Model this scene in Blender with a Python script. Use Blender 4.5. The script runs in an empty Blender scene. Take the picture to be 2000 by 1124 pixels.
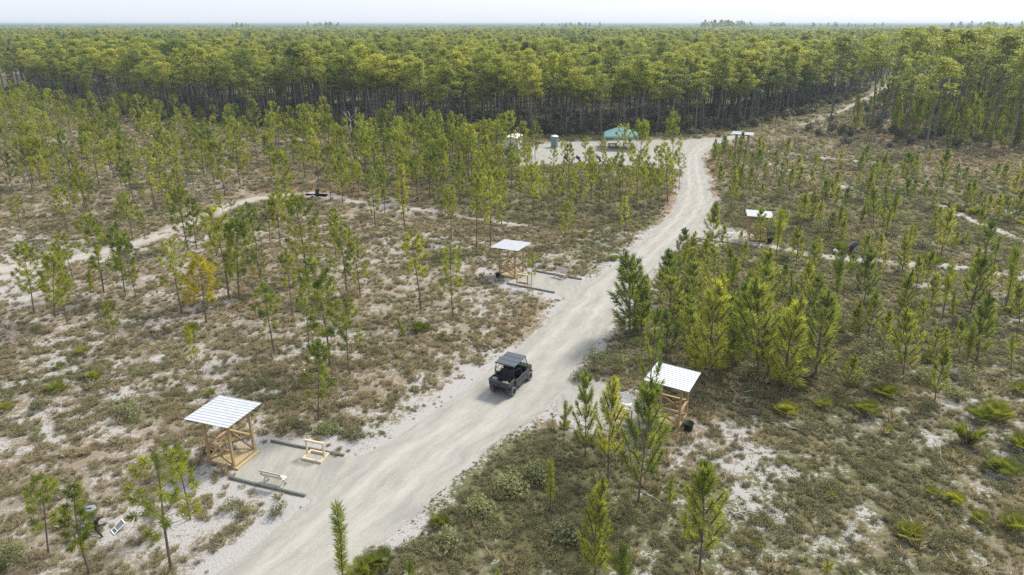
import bpy, bmesh, math, random
import numpy as np
from mathutils import Vector, Matrix, Euler

C = bpy.context
S = C.scene
COL = S.collection
R = math.radians
random.seed(7)
rng = np.random.default_rng(7)

# ------------------------------------------------------------------ camera
F_PX, CAM_H = 1333.3, 22.0
PITCH = math.atan(515 / F_PX)
cam_d = bpy.data.cameras.new('camera')
cam = bpy.data.objects.new('camera', cam_d)
COL.objects.link(cam)
cam_d.sensor_width = 36.0
cam_d.lens = 36.0 * F_PX / 2000
cam_d.clip_start = 0.5
cam_d.clip_end = 20000
cam.location = (0, 0, CAM_H)
cam.rotation_euler = (R(90) - PITCH, 0, 0)
S.camera = cam

# ------------------------------------------------------------------ sky, sun, exposure
SUN_EL, SUN_AZ = 48.0, 50.0          # azimuth measured from +Y towards +X
w = bpy.data.worlds.new('World')
S.world = w
w.use_nodes = True
wn, wl = w.node_tree.nodes, w.node_tree.links
sky = wn.new('ShaderNodeTexSky')
sky.sky_type = 'NISHITA'
sky.sun_disc = False
sky.sun_elevation = R(SUN_EL)
sky.sun_rotation = R(SUN_AZ)
sky.altitude = 0
sky.air_density = 1.0
sky.dust_density = 2.0
sky.ozone_density = 1.0
hs = wn.new('ShaderNodeHueSaturation')
hs.inputs['Saturation'].default_value = 0.6
wl.new(sky.outputs[0], hs.inputs['Color'])
veil = wn.new('ShaderNodeMix')              # thin high cloud over the whole sky
veil.data_type = 'RGBA'
veil.inputs[0].default_value = 0.8
wl.new(hs.outputs[0], veil.inputs[6])
veil.inputs[7].default_value = (3.5, 3.78, 4.2, 1)
bg = wn['Background']
wl.new(veil.outputs[2], bg.inputs['Color'])
bg.inputs['Strength'].default_value = 0.11
sun_d = bpy.data.lights.new('sun', 'SUN')
sun_d.energy = 2.25
sun_d.angle = R(14)
sun_d.color = (1.0, 0.95, 0.86)
sun = bpy.data.objects.new('sun', sun_d)
COL.objects.link(sun)
sdir = Vector((math.sin(R(SUN_AZ)) * math.cos(R(SUN_EL)), math.cos(R(SUN_AZ)) * math.cos(R(SUN_EL)), math.sin(R(SUN_EL))))
sun.rotation_euler = sdir.to_track_quat('Z', 'Y').to_euler()
sun.location = (30, 30, 60)
S.view_settings.view_transform = 'Standard'
S.view_settings.look = 'None'
S.view_settings.exposure = 1.25
S.view_settings.gamma = 1.0
S.cycles.use_denoising = False
S.cycles.sample_clamp_indirect = 4.0
S.cycles.max_bounces = 6
S.cycles.diffuse_bounces = 3
S.cycles.transmission_bounces = 4
S.cycles.volume_bounces = 0

# ------------------------------------------------------------------ picture <-> ground
SP, CP = math.sin(PITCH), math.cos(PITCH)


def at(px, py, z=0.0):
    """ground point (height z) seen at full-size photo pixel px, py"""
    dx = (px - 1000) / F_PX
    dy = (562 - py) / F_PX
    t = (CAM_H - z) / (SP - dy * CP)
    return Vector((dx * t, (CP + dy * SP) * t, z))


def proj(x, y, z=0.0):
    zc = y * CP + (CAM_H - z) * SP
    yc = y * SP - (CAM_H - z) * CP
    zc = np.maximum(zc, 0.5)
    return 1000 + F_PX * x / zc, 562 - F_PX * yc / zc, zc


def height_for(b, py):
    """height above base b that projects to photo row py"""
    k = (562 - py) / F_PX
    # (y*SP - (H-z)*CP) = k*(y*CP + (H-z)*SP)
    y = b.y
    return CAM_H - (y * SP - k * y * CP) / (CP + k * SP)


# ------------------------------------------------------------------ noise
_LAT = np.random.default_rng(99).random((256, 256))


def vnoise(x, y):
    xi = np.floor(x).astype(int)
    yi = np.floor(y).astype(int)
    fx, fy = x - xi, y - yi
    fx = fx * fx * (3 - 2 * fx)
    fy = fy * fy * (3 - 2 * fy)
    a = _LAT[xi % 256, yi % 256]
    b = _LAT[(xi + 1) % 256, yi % 256]
    c = _LAT[xi % 256, (yi + 1) % 256]
    d = _LAT[(xi + 1) % 256, (yi + 1) % 256]
    return (a * (1 - fx) + b * fx) * (1 - fy) + (c * (1 - fx) + d * fx) * fy


def fbm(x, y, sc, oc=4, seed=0):
    x = np.asarray(x, float) * sc + 17.3 * seed
    y = np.asarray(y, float) * sc + 41.7 * seed
    s = 0.0
    a = 0.5
    tot = 0
    for _ in range(oc):
        s = s + a * vnoise(x, y)
        tot += a
        a *= 0.55
        x, y = x * 2.03 + 5.1, y * 2.03 + 9.2
    return s / tot


# ------------------------------------------------------------------ materials
def new_mat(name):
    m = bpy.data.materials.new(name)
    m.use_nodes = True
    n, l = m.node_tree.nodes, m.node_tree.links
    n.clear()
    out = n.new('ShaderNodeOutputMaterial')
    return m, n, l, out


def noise_node(n, l, sc, det=4, rough=0.6, vec=None):
    t = n.new('ShaderNodeTexNoise')
    t.inputs['Scale'].default_value = sc
    t.inputs['Detail'].default_value = det
    t.inputs['Roughness'].default_value = rough
    if vec is not None:
        l.new(vec, t.inputs['Vector'])
    return t.outputs[0]


def ramp(n, l, fac, stops, interp='LINEAR'):
    r = n.new('ShaderNodeValToRGB')
    r.color_ramp.interpolation = interp
    e = r.color_ramp.elements
    while len(e) < len(stops):
        e.new(0.5)
    for k, (p, c) in enumerate(stops):
        e[k].position = p
        e[k].color = (*c, 1) if len(c) == 3 else c
    l.new(fac, r.inputs[0])
    return r.outputs[0]


def mixc(n, l, fac, a, b, mode='MIX'):
    m = n.new('ShaderNodeMix')
    m.data_type = 'RGBA'
    m.blend_type = mode
    for val, sock in ((fac, m.inputs[0]), (a, m.inputs[6]), (b, m.inputs[7])):
        if isinstance(val, (int, float)):
            sock.default_value = val
        elif isinstance(val, tuple):
            sock.default_value = (*val, 1)
        else:
            l.new(val, sock)
    return m.outputs[2]


def mth(n, l, op, a, b=0.0, c=None, clamp=False):
    m = n.new('ShaderNodeMath')
    m.operation = op
    m.use_clamp = clamp
    for k, v in enumerate((a, b, c)):
        if v is None:
            continue
        if isinstance(v, (int, float)):
            m.inputs[k].default_value = v
        else:
            l.new(v, m.inputs[k])
    return m.outputs[0]


def principled(n, l, out, col, rough=0.8, metal=0.0, bump=None, bstr=0.3, bdist=0.02, spec=0.3):
    p = n.new('ShaderNodeBsdfPrincipled')
    if isinstance(col, tuple):
        p.inputs['Base Color'].default_value = (*col, 1)
    else:
        l.new(col, p.inputs['Base Color'])
    if isinstance(rough, (int, float)):
        p.inputs['Roughness'].default_value = rough
    else:
        l.new(rough, p.inputs['Roughness'])
    p.inputs['Metallic'].default_value = metal
    p.inputs['Specular IOR Level'].default_value = spec
    if bump is not None:
        b = n.new('ShaderNodeBump')
        b.inputs['Strength'].default_value = bstr
        b.inputs['Distance'].default_value = bdist
        l.new(bump, b.inputs['Height'])
        l.new(b.outputs[0], p.inputs['Normal'])
    l.new(p.outputs[0], out.inputs[0])
    return p


def wpos(n):
    return n.new('ShaderNodeNewGeometry').outputs['Position']


def simple(name, col, rough=0.7, metal=0.0, var=0.15, sc=6.0, spec=0.3):
    m, n, l, out = new_mat(name)
    tc = n.new('ShaderNodeTexCoord').outputs['Object']
    f = noise_node(n, l, sc, 4, 0.6, tc)
    c = ramp(n, l, f, [(0.3, tuple(x * (1 - var) for x in col)), (0.7, tuple(min(1, x * (1 + var)) for x in col))])
    principled(n, l, out, c, rough, metal, spec=spec)
    return m


def attr(n, name, kind='GEOMETRY'):
    a = n.new('ShaderNodeAttribute')
    a.attribute_type = kind
    a.attribute_name = name
    return a


def mat_ground():
    m, n, l, out = new_mat('scrub_ground')
    pos = wpos(n)
    a = attr(n, 'cover').outputs['Color']
    sep = n.new('ShaderNodeSeparateColor')
    l.new(a, sep.inputs[0])
    sand_m, green_m, brown_m = sep.outputs
    n1 = noise_node(n, l, 0.9, 5, 0.65, pos)
    n2 = noise_node(n, l, 3.2, 5, 0.7, pos)
    n3 = noise_node(n, l, 11.0, 4, 0.7, pos)
    n4 = noise_node(n, l, 0.23, 3, 0.6, pos)
    s = mth(n, l, 'ADD', sand_m, mth(n, l, 'MULTIPLY', mth(n, l, 'SUBTRACT', n1, 0.5), 1.0))
    s = mth(n, l, 'ADD', s, mth(n, l, 'MULTIPLY', mth(n, l, 'SUBTRACT', n2, 0.5), 1.9))
    s = mth(n, l, 'ADD', s, mth(n, l, 'MULTIPLY', mth(n, l, 'SUBTRACT', n3, 0.5), 1.5))
    sf = ramp(n, l, s, [(0.46, (0, 0, 0)), (0.66, (1, 1, 1))])
    sand = ramp(n, l, n3, [(0.25, (0.25, 0.235, 0.22)), (0.55, (0.375, 0.36, 0.345)), (0.8, (0.44, 0.43, 0.42))])
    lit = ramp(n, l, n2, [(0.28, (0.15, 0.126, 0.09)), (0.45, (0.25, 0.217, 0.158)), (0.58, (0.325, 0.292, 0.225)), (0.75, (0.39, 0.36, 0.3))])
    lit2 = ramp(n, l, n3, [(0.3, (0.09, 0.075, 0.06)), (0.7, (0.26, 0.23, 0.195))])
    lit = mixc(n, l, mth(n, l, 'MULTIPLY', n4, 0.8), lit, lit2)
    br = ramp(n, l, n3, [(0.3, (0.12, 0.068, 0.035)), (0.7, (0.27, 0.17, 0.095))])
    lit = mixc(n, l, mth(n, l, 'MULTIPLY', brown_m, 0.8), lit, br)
    gr = ramp(n, l, n2, [(0.3, (0.07, 0.072, 0.036)), (0.6, (0.14, 0.142, 0.066)), (0.8, (0.21, 0.2, 0.105))])
    gf = ramp(n, l, mth(n, l, 'ADD', green_m, mth(n, l, 'MULTIPLY', mth(n, l, 'SUBTRACT', n1, 0.5), 1.4)), [(0.3, (0, 0, 0)), (0.8, (1, 1, 1))])
    base = mixc(n, l, gf, lit, gr)
    col = mixc(n, l, sf, base, sand)
    principled(n, l, out, col, 0.95, 0, mth(n, l, 'ADD', n2, n3), 0.6, 0.08, spec=0.1)
    return m


def mat_gravel():
    m, n, l, out = new_mat('pale_gravel')
    pos = wpos(n)
    uv = n.new('ShaderNodeUVMap').outputs[0]
    mp = n.new('ShaderNodeMapping')
    mp.inputs['Scale'].default_value = (9, 0.35, 1)
    l.new(uv, mp.inputs[0])
    st = noise_node(n, l, 1.0, 4, 0.6, mp.outputs[0])
    n2 = noise_node(n, l, 0.8, 4, 0.6, pos)
    n3 = noise_node(n, l, 26.0, 3, 0.8, pos)
    n5 = noise_node(n, l, 7.0, 3, 0.8, pos)
    c = ramp(n, l, n3, [(0.28, (0.17, 0.161, 0.145)), (0.45, (0.315, 0.304, 0.276)), (0.7, (0.405, 0.393, 0.358))])
    c2 = ramp(n, l, st, [(0.35, (0.78, 0.785, 0.79)), (0.62, (1.04, 1.03, 1.01))])
    c = mixc(n, l, 0.85, c, c2, 'MULTIPLY')
    c3 = ramp(n, l, n2, [(0.3, (0.9, 0.89, 0.88)), (0.7, (1.04, 1.04, 1.04))])
    c = mixc(n, l, 0.8, c, c3, 'MULTIPLY')
    # two packed, paler wheel tracks along the road
    tr = attr(n, 'track').outputs['Fac']
    tf = mth(n, l, 'MULTIPLY', tr, mth(n, l, 'ADD', mth(n, l, 'MULTIPLY', st, 0.8), 0.1), clamp=True)
    c = mixc(n, l, tf, c, (0.425, 0.405, 0.362))
    principled(n, l, out, c, 0.95, 0, mth(n, l, 'ADD', n3, n5), 0.5, 0.03, spec=0.15)
    return m


def mat_sandpath():
    m, n, l, out = new_mat('sand_track')
    pos = wpos(n)
    n1 = noise_node(n, l, 0.7, 4, 0.65, pos)
    n2 = noise_node(n, l, 4.0, 5, 0.7, pos)
    n3 = noise_node(n, l, 14.0, 4, 0.7, pos)
    a = ramp(n, l, n2, [(0.3, (0.24, 0.205, 0.165)), (0.5, (0.36, 0.33, 0.295)), (0.68, (0.46, 0.44, 0.415))])
    b = ramp(n, l, n3, [(0.35, (0.2, 0.165, 0.125)), (0.7, (0.38, 0.33, 0.28))])
    f = mth(n, l, 'ADD', mth(n, l, 'MULTIPLY', n1, 1.0), mth(n, l, 'MULTIPLY', attr(n, 'track').outputs['Fac'], 0.45))
    c = mixc(n, l, ramp(n, l, f, [(0.42, (0, 0, 0)), (0.7, (1, 1, 1))]), b, a)
    principled(n, l, out, c, 0.95, 0, n2, 0.5, 0.05, spec=0.1)
    return m


def mat_leaf(name, dark, mid, light, transl=0.42, kind='OBJ', hue=0.0):
    """thin leaf or needle: diffuse + translucent, colour varies per clump ('v') and per plant"""
    m, n, l, out = new_mat(name)
    v = attr(n, 'v').outputs['Fac']
    if kind == 'INST':
        r = attr(n, 'tint', 'INSTANCER').outputs['Fac']
    else:
        r = n.new('ShaderNodeObjectInfo').outputs['Random']
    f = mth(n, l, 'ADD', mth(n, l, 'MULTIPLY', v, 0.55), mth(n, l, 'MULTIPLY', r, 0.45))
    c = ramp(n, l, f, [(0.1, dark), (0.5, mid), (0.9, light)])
    d = n.new('ShaderNodeBsdfPrincipled')
    l.new(c, d.inputs['Base Color'])
    d.inputs['Roughness'].default_value = 0.55
    d.inputs['Specular IOR Level'].default_value = 0.35
    t = n.new('ShaderNodeBsdfTranslucent')
    tc = mixc(n, l, 1.0, c, (1.45, 1.35, 0.9), 'MULTIPLY')
    l.new(tc, t.inputs[0])
    mx = n.new('ShaderNodeMixShader')
    mx.inputs[0].default_value = transl
    l.new(d.outputs[0], mx.inputs[1])
    l.new(t.outputs[0], mx.inputs[2])
    l.new(mx.outputs[0], out.inputs[0])
    return m


def mat_bark(name, a, b):
    m, n, l, out = new_mat(name)
    tc = n.new('ShaderNodeTexCoord').outputs['Object']
    mp = n.new('ShaderNodeMapping')
    mp.inputs['Scale'].default_value = (12, 12, 2.5)
    l.new(tc, mp.inputs[0])
    f = noise_node(n, l, 1.0, 4, 0.7, mp.outputs[0])
    c = ramp(n, l, f, [(0.3, a), (0.7, b)])
    principled(n, l, out, c, 0.9, spec=0.1)
    return m


def mat_wood(name, a, b):
    m, n, l, out = new_mat(name)
    tc = n.new('ShaderNodeTexCoord').outputs['Object']
    mp = n.new('ShaderNodeMapping')
    mp.inputs['Scale'].default_value = (3, 9, 3)
    l.new(tc, mp.inputs[0])
    f = noise_node(n, l, 2.0, 6, 0.65, mp.outputs[0])
    g = noise_node(n, l, 30.0, 2, 0.5, tc)
    c = ramp(n, l, f, [(0.3, a), (0.7, b)])
    c = mixc(n, l, 0.25, c, ramp(n, l, g, [(0.3, (0.6, 0.6, 0.6)), (0.7, (1.1, 1.1, 1.1))]), 'MULTIPLY')
    principled(n, l, out, c, 0.75, spec=0.2)
    return m


M = {}
M['ground'] = mat_ground()
M['gravel'] = mat_gravel()
M['path'] = mat_sandpath()
M['needle'] = mat_leaf('young_needles', (0.095, 0.145, 0.026), (0.245, 0.285, 0.05), (0.385, 0.405, 0.078), 0.6)
M['needle_dk'] = mat_leaf('dark_needles', (0.07, 0.12, 0.028), (0.19, 0.245, 0.05), (0.31, 0.35, 0.075), 0.6)
M['needle_yel'] = mat_leaf('yellow_needles', (0.22, 0.24, 0.03), (0.42, 0.38, 0.035), (0.55, 0.45, 0.035), 0.45)
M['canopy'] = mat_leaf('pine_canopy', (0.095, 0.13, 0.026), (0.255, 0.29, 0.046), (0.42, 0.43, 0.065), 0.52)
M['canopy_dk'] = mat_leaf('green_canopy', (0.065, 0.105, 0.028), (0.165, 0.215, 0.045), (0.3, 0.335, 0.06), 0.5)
M['bark'] = mat_bark('grey_bark', (0.085, 0.068, 0.055), (0.19, 0.16, 0.135))
M['bark_tall'] = mat_bark('tall_bark', (0.1, 0.085, 0.075), (0.22, 0.195, 0.175))
M['dead'] = mat_bark('bleached_wood', (0.28, 0.25, 0.22), (0.46, 0.43, 0.39))
M['grass'] = mat_leaf('dry_grass', (0.25, 0.2, 0.135), (0.43, 0.38, 0.28), (0.31, 0.3, 0.16), 0.3, 'INST')
M['scrub'] = mat_leaf('low_scrub', (0.15, 0.136, 0.08), (0.195, 0.19, 0.082), (0.275, 0.275, 0.105), 0.3, 'INST')
M['twig'] = mat_leaf('dry_twigs', (0.1, 0.078, 0.06), (0.2, 0.17, 0.14), (0.3, 0.27, 0.23), 0.1, 'INST')
M['bush'] = mat_leaf('bush_leaves', (0.105, 0.11, 0.065), (0.16, 0.172, 0.082), (0.24, 0.26, 0.1), 0.35)
M['brush'] = mat_leaf('forest_brush', (0.06, 0.058, 0.042), (0.105, 0.102, 0.064), (0.165, 0.17, 0.082), 0.3, 'INST')
M['palm'] = mat_leaf('palmetto_leaf', (0.08, 0.115, 0.02), (0.17, 0.205, 0.03), (0.31, 0.305, 0.04), 0.45)
M['palm_dead'] = simple('dead_frond', (0.33, 0.27, 0.19), 0.8)
M['wood'] = mat_wood('treated_timber', (0.29, 0.19, 0.095), (0.45, 0.32, 0.175))
M['deck'] = mat_wood('deck_boards', (0.33, 0.26, 0.14), (0.48, 0.4, 0.24))
M['pale_wood'] = mat_wood('pale_timber', (0.5, 0.4, 0.26), (0.64, 0.54, 0.38))
M['bench_wood'] = mat_wood('weathered_bench', (0.5, 0.46, 0.42), (0.64, 0.6, 0.56))
M['log'] = mat_wood('grey_log', (0.12, 0.125, 0.105), (0.23, 0.235, 0.205))
M['black'] = simple('black_plastic', (0.018, 0.03, 0.021), 0.55)
M['blackmetal'] = simple('black_metal', (0.02, 0.021, 0.024), 0.4, 0.3)
M['body'] = simple('black_body', (0.03, 0.034, 0.039), 0.4, 0.0, spec=0.5)
M['roofplastic'] = simple('grey_roof', (0.06, 0.074, 0.09), 0.45, 0.0, spec=0.5)
M['tyre'] = simple('dusty_rubber', (0.12, 0.118, 0.112), 0.9)
M['rim'] = simple('dark_rim', (0.05, 0.052, 0.056), 0.45, 0.4)
M['seat'] = simple('dark_vinyl', (0.02, 0.02, 0.022), 0.6)
M['whitepaint'] = simple('white_paint', (0.74, 0.74, 0.72), 0.5, 0, 0.06)
M['red'] = simple('red_lens', (0.35, 0.02, 0.015), 0.3)
M['greyplastic'] = simple('grey_plastic', (0.2, 0.225, 0.255), 0.55)
M['tealplastic'] = simple('dark_teal_plastic', (0.035, 0.075, 0.085), 0.5)
M['maroon'] = simple('maroon_metal', (0.09, 0.022, 0.02), 0.5)
M['solar'] = simple('solar_cells', (0.19, 0.2, 0.225), 0.35)
M['tan'] = simple('tan_canvas', (0.5, 0.42, 0.3), 0.8)
M['shed'] = simple('white_sheet_metal', (0.72, 0.71, 0.67), 0.5, 0, 0.06)
M['tealfabric'] = simple('teal_fabric', (0.13, 0.25, 0.26), 0.75, 0, 0.08)
M['greypanel'] = simple('grey_cabin', (0.15, 0.22, 0.23), 0.5)
M['clay'] = simple('pale_clay', (0.7, 0.6, 0.48), 0.7)
M['darktable'] = simple('dark_table', (0.05, 0.05, 0.05), 0.6)


def mat_metalroof():
    m, n, l, out = new_mat('galvanised_sheet')
    tc = n.new('ShaderNodeTexCoord').outputs['Object']
    f = noise_node(n, l, 5.0, 5, 0.6, tc)
    c = ramp(n, l, f, [(0.3, (0.46, 0.475, 0.49)), (0.7, (0.56, 0.57, 0.585))])
    r = ramp(n, l, f, [(0.3, (0.5, 0.5, 0.5)), (0.7, (0.62, 0.62, 0.62))])
    principled(n, l, out, c, r, 0.25, spec=0.35)
    return m


M['roof'] = mat_metalroof()


# ------------------------------------------------------------------ builders
def tag(o, label=None, cat=None, group=None, kind=None):
    if label:
        o['label'] = label
    if cat:
        o['category'] = cat
    if group:
        o['group'] = group
    if kind:
        o['kind'] = kind
    return o


def empty(name, loc, rz=0.0, label=None, cat=None, group=None):
    o = bpy.data.objects.new(name, None)
    COL.objects.link(o)
    o.empty_display_size = 0.3
    o.location = loc
    o.rotation_euler = (0, 0, rz)
    return tag(o, label, cat, group)


def copy_tree(o, parent=None):
    c = o.copy()
    COL.objects.link(c)
    if parent is not None:
        c.parent = parent
    for ch in list(o.children):
        copy_tree(ch, c)
    return c


class MB:
    def __init__(self):
        self.v, self.f = [], []

    def add(self, vs, fs):
        k = len(self.v)
        self.v += [tuple(p) for p in vs]
        self.f += [tuple(i + k for i in f) for f in fs]
        return self

    def box(self, c, s, rot=None):
        hx, hy, hz = s[0] / 2, s[1] / 2, s[2] / 2
        vs = [Vector((x, y, z)) for x in (-hx, hx) for y in (-hy, hy) for z in (-hz, hz)]
        if rot is not None:
            e = Euler(rot)
            for q in vs:
                q.rotate(e)
        c = Vector(c)
        vs = [q + c for q in vs]
        return self.add(vs, [(0, 1, 3, 2), (4, 6, 7, 5), (0, 4, 5, 1), (2, 3, 7, 6), (0, 2, 6, 4), (1, 5, 7, 3)])

    def bar(self, a, b, wd, ht, up=(0, 0, 1)):
        a, b = Vector(a), Vector(b)
        d = (b - a).normalized()
        u = Vector(up)
        sd = d.cross(u)
        if sd.length < 1e-4:
            sd = d.cross(Vector((1, 0, 0)))
        sd.normalize()
        u = sd.cross(d)
        sd, u = sd * wd / 2, u * ht / 2
        vs = [p + i * sd + j * u for p in (a, b) for i, j in ((-1, -1), (1, -1), (1, 1), (-1, 1))]
        return self.add(vs, [(0, 1, 2, 3), (7, 6, 5, 4), (0, 4, 5, 1), (1, 5, 6, 2), (2, 6, 7, 3), (3, 7, 4, 0)])

    def tube(self, pts, rad, n=8, cap=True):
        pts = [Vector(p) for p in pts]
        if isinstance(rad, (int, float)):
            rad = [rad] * len(pts)
        vs, fs = [], []
        for i, p in enumerate(pts):
            d = (pts[min(i + 1, len(pts) - 1)] - pts[max(i - 1, 0)]).normalized()
            s = d.cross(Vector((0, 0, 1)))
            if s.length < 1e-3:
                s = Vector((1, 0, 0))
            s.normalize()
            u = s.cross(d)
            for k in range(n):
                a = 2 * math.pi * k / n
                vs.append(p + rad[i] * (math.cos(a) * s + math.sin(a) * u))
        for i in range(len(pts) - 1):
            for k in range(n):
                k2 = (k + 1) % n
                fs.append((i * n + k, i * n + k2, (i + 1) * n + k2, (i + 1) * n + k))
        if cap:
            fs.append(tuple(range(n - 1, -1, -1)))
            fs.append(tuple((len(pts) - 1) * n + k for k in range(n)))
        return self.add(vs, fs)

    def lathe(self, prof, n=20, origin=(0, 0, 0), axis='z'):
        vs, fs = [], []
        o = Vector(origin)
        for (r, h) in prof:
            for k in range(n):
                a = 2 * math.pi * k / n
                q = Vector((r * math.cos(a), r * math.sin(a), h))
                if axis == 'y':
                    q = Vector((q.x, q.z, q.y))
                vs.append(q + o)
        for i in range(len(prof) - 1):
            for k in range(n):
                k2 = (k + 1) % n
                fs.append((i * n + k, i * n + k2, (i + 1) * n + k2, (i + 1) * n + k))
        return self.add(vs, fs)

    def prism(self, pts, y0, y1):
        """polygon pts in xz extruded along y"""
        n = len(pts)
        vs = [(x, y0, z) for x, z in pts] + [(x, y1, z) for x, z in pts]
        fs = [tuple(range(n)), tuple(range(2 * n - 1, n - 1, -1))]
        fs += [(i, i + n, (i + 1) % n + n, (i + 1) % n) for i in range(n)]
        return self.add(vs, fs)

    def build(self, name, mat, parent=None, bevel=0.0, smooth=False):
        me = bpy.data.meshes.new(name)
        me.from_pydata(self.v, [], self.f)
        bm = bmesh.new()
        bm.from_mesh(me)
        bmesh.ops.recalc_face_normals(bm, faces=bm.faces)
        bm.to_mesh(me)
        bm.free()
        me.materials.append(mat)
        if smooth:
            for p in me.polygons:
                p.use_smooth = True
        o = bpy.data.objects.new(name, me)
        COL.objects.link(o)
        if parent is not None:
            o.parent = parent
        if bevel:
            b = o.modifiers.new('bevel', 'BEVEL')
            b.width = bevel
            b.segments = 2
            b.limit_method = 'ANGLE'
        return o


def fast_mesh(name, verts, faces, vattr=None, mats=(), midx=None, attname='v'):
    """verts (N,3), faces (M,k) arrays"""
    me = bpy.data.meshes.new(name)
    verts = np.ascontiguousarray(verts, np.float32)
    faces = np.ascontiguousarray(faces, np.int32)
    k = faces.shape[1]
    me.vertices.add(len(verts))
    me.vertices.foreach_set('co', verts.ravel())
    me.loops.add(faces.size)
    me.loops.foreach_set('vertex_index', faces.ravel())
    me.polygons.add(len(faces))
    me.polygons.foreach_set('loop_start', np.arange(0, faces.size, k, dtype=np.int32))
    me.polygons.foreach_set('loop_total', np.full(len(faces), k, np.int32))
    if midx is not None:
        me.polygons.foreach_set('material_index', np.asarray(midx, np.int32))
    for m in mats:
        me.materials.append(m)
    me.update(calc_edges=True)
    if vattr is not None:
        a = me.attributes.new(attname, 'FLOAT', 'POINT')
        a.data.foreach_set('value', np.ascontiguousarray(vattr, np.float32))
    return me


def unit(a):
    return a / np.maximum(np.linalg.norm(a, axis=-1, keepdims=True), 1e-9)


class Soup:
    """triangle soup with a clump shade 'v'"""

    def __init__(self):
        self.t, self.v, self.m = [], [], []

    def tris(self, t, v, m=0):
        self.t.append(t.reshape(-1, 3, 3))
        n = len(t.reshape(-1, 3, 3))
        self.v.append(np.broadcast_to(np.asarray(v, float), (n,)).copy())
        self.m.append(np.full(n, m))

    def tuft(self, g, c, d, shoot, n, nl, wd, v, a0=75, a1=18, m=0):
        """needles round a shoot that starts at c and runs along d"""
        d = unit(np.asarray(d, float))
        t = g.random(n) ** 0.8
        rnd = unit(g.normal(size=(n, 3)))
        perp = unit(rnd - (rnd @ d)[:, None] * d)
        ang = np.radians(a0 + (a1 - a0) * t + g.normal(0, 8, n))
        nd = unit(np.cos(ang)[:, None] * d + np.sin(ang)[:, None] * perp + np.array([0, 0, -0.08]))
        base = np.asarray(c)[None] + d[None] * (t * shoot)[:, None]
        L = nl * (0.75 + 0.5 * g.random(n))
        side = unit(np.cross(nd, unit(g.normal(size=(n, 3))))) * (wd / 2)
        mid = base + nd * (L * 0.55)[:, None]
        tip = base + nd * L[:, None]
        tri = np.stack([base, mid + side, tip], 1)
        tri2 = np.stack([base, tip, mid - side], 1)
        self.tris(np.concatenate([tri, tri2]), v, m)

    def puff(self, g, c, rad, n, sz, v, up=0.5, m=0, squash=(1, 1, 1)):
        """leaf clump: small faces spread through an ellipsoid, denser at its skin"""
        p = unit(g.normal(size=(n, 3)))
        r = (0.45 + 0.55 * g.random(n) ** 0.6)[:, None]
        q = p * r * np.asarray(squash) * rad
        nrm = unit(p * 0.7 + g.normal(size=(n, 3)) * 0.6 + np.array([0, 0, up]))
        a = unit(np.cross(nrm, g.normal(size=(n, 3))))
        b = np.cross(nrm, a)
        s = (sz * (0.6 + 0.8 * g.random(n)))[:, None]
        c = np.asarray(c)[None] + q
        tri = np.stack([c - a * s * 0.5 - b * s * 0.35, c + a * s * 0.5 - b * s * 0.25, c + b * s * 0.6], 1)
        vv = v + g.normal(0, 0.12, n)
        self.tris(tri, np.clip(vv, 0, 1), m)

    def mesh(self, name, mats):
        t = np.concatenate(self.t).reshape(-1, 3)
        v = np.repeat(np.concatenate(self.v), 3)
        f = np.arange(len(t)).reshape(-1, 3)
        return fast_mesh(name, t, f, v, mats, np.concatenate(self.m))


# ------------------------------------------------------------------ the layout of the ground
ROAD_L = [(330, 1210), (425, 1124), (500, 1063), (600, 985), (690, 905), (775, 855), (850, 805), (915, 755), (965, 715), (1030, 665), (1085, 610),
          (1140, 560), (1205, 515), (1255, 470), (1290, 437), (1318, 402), (1330, 365), (1334, 325), (1338, 300), (1352, 285), (1380, 276), (1408, 270), (1424, 266)]
ROAD_R = [(590, 1210), (690, 1110), (760, 1050), (835, 985), (905, 920), (985, 853), (1060, 808), (1105, 762), (1118, 722), (1165, 672), (1205, 612),
          (1255, 547), (1305, 492), (1350, 455), (1378, 425), (1395, 395), (1388, 365), (1372, 325), (1370, 302), (1388, 287), (1418, 276), (1438, 270), (1446, 267)]
PADS = {
    'near': [(503, 882), (533, 863), (672, 894), (720, 885), (740, 950), (640, 1000), (597, 972), (450, 937), (470, 910)],
    'mid': [(1000, 551), (1041, 531), (1135, 549), (1190, 540), (1190, 600), (1115, 590), (1082, 573), (991, 557)],
    'right': [(1085, 790), (1110, 742), (1180, 748), (1262, 792), (1243, 838), (1190, 832), (1090, 812)],
    'upper': [(1370, 430), (1440, 452), (1472, 458), (1470, 478), (1440, 477), (1366, 469), (1335, 463)],
}
LOT = [(1012, 326), (1022, 305), (1044, 283), (1120, 279), (1180, 277), (1250, 275), (1330, 275), (1400, 269), (1390, 290), (1345, 332), (1290, 328), (1200, 323), (1100, 321)]
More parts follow.
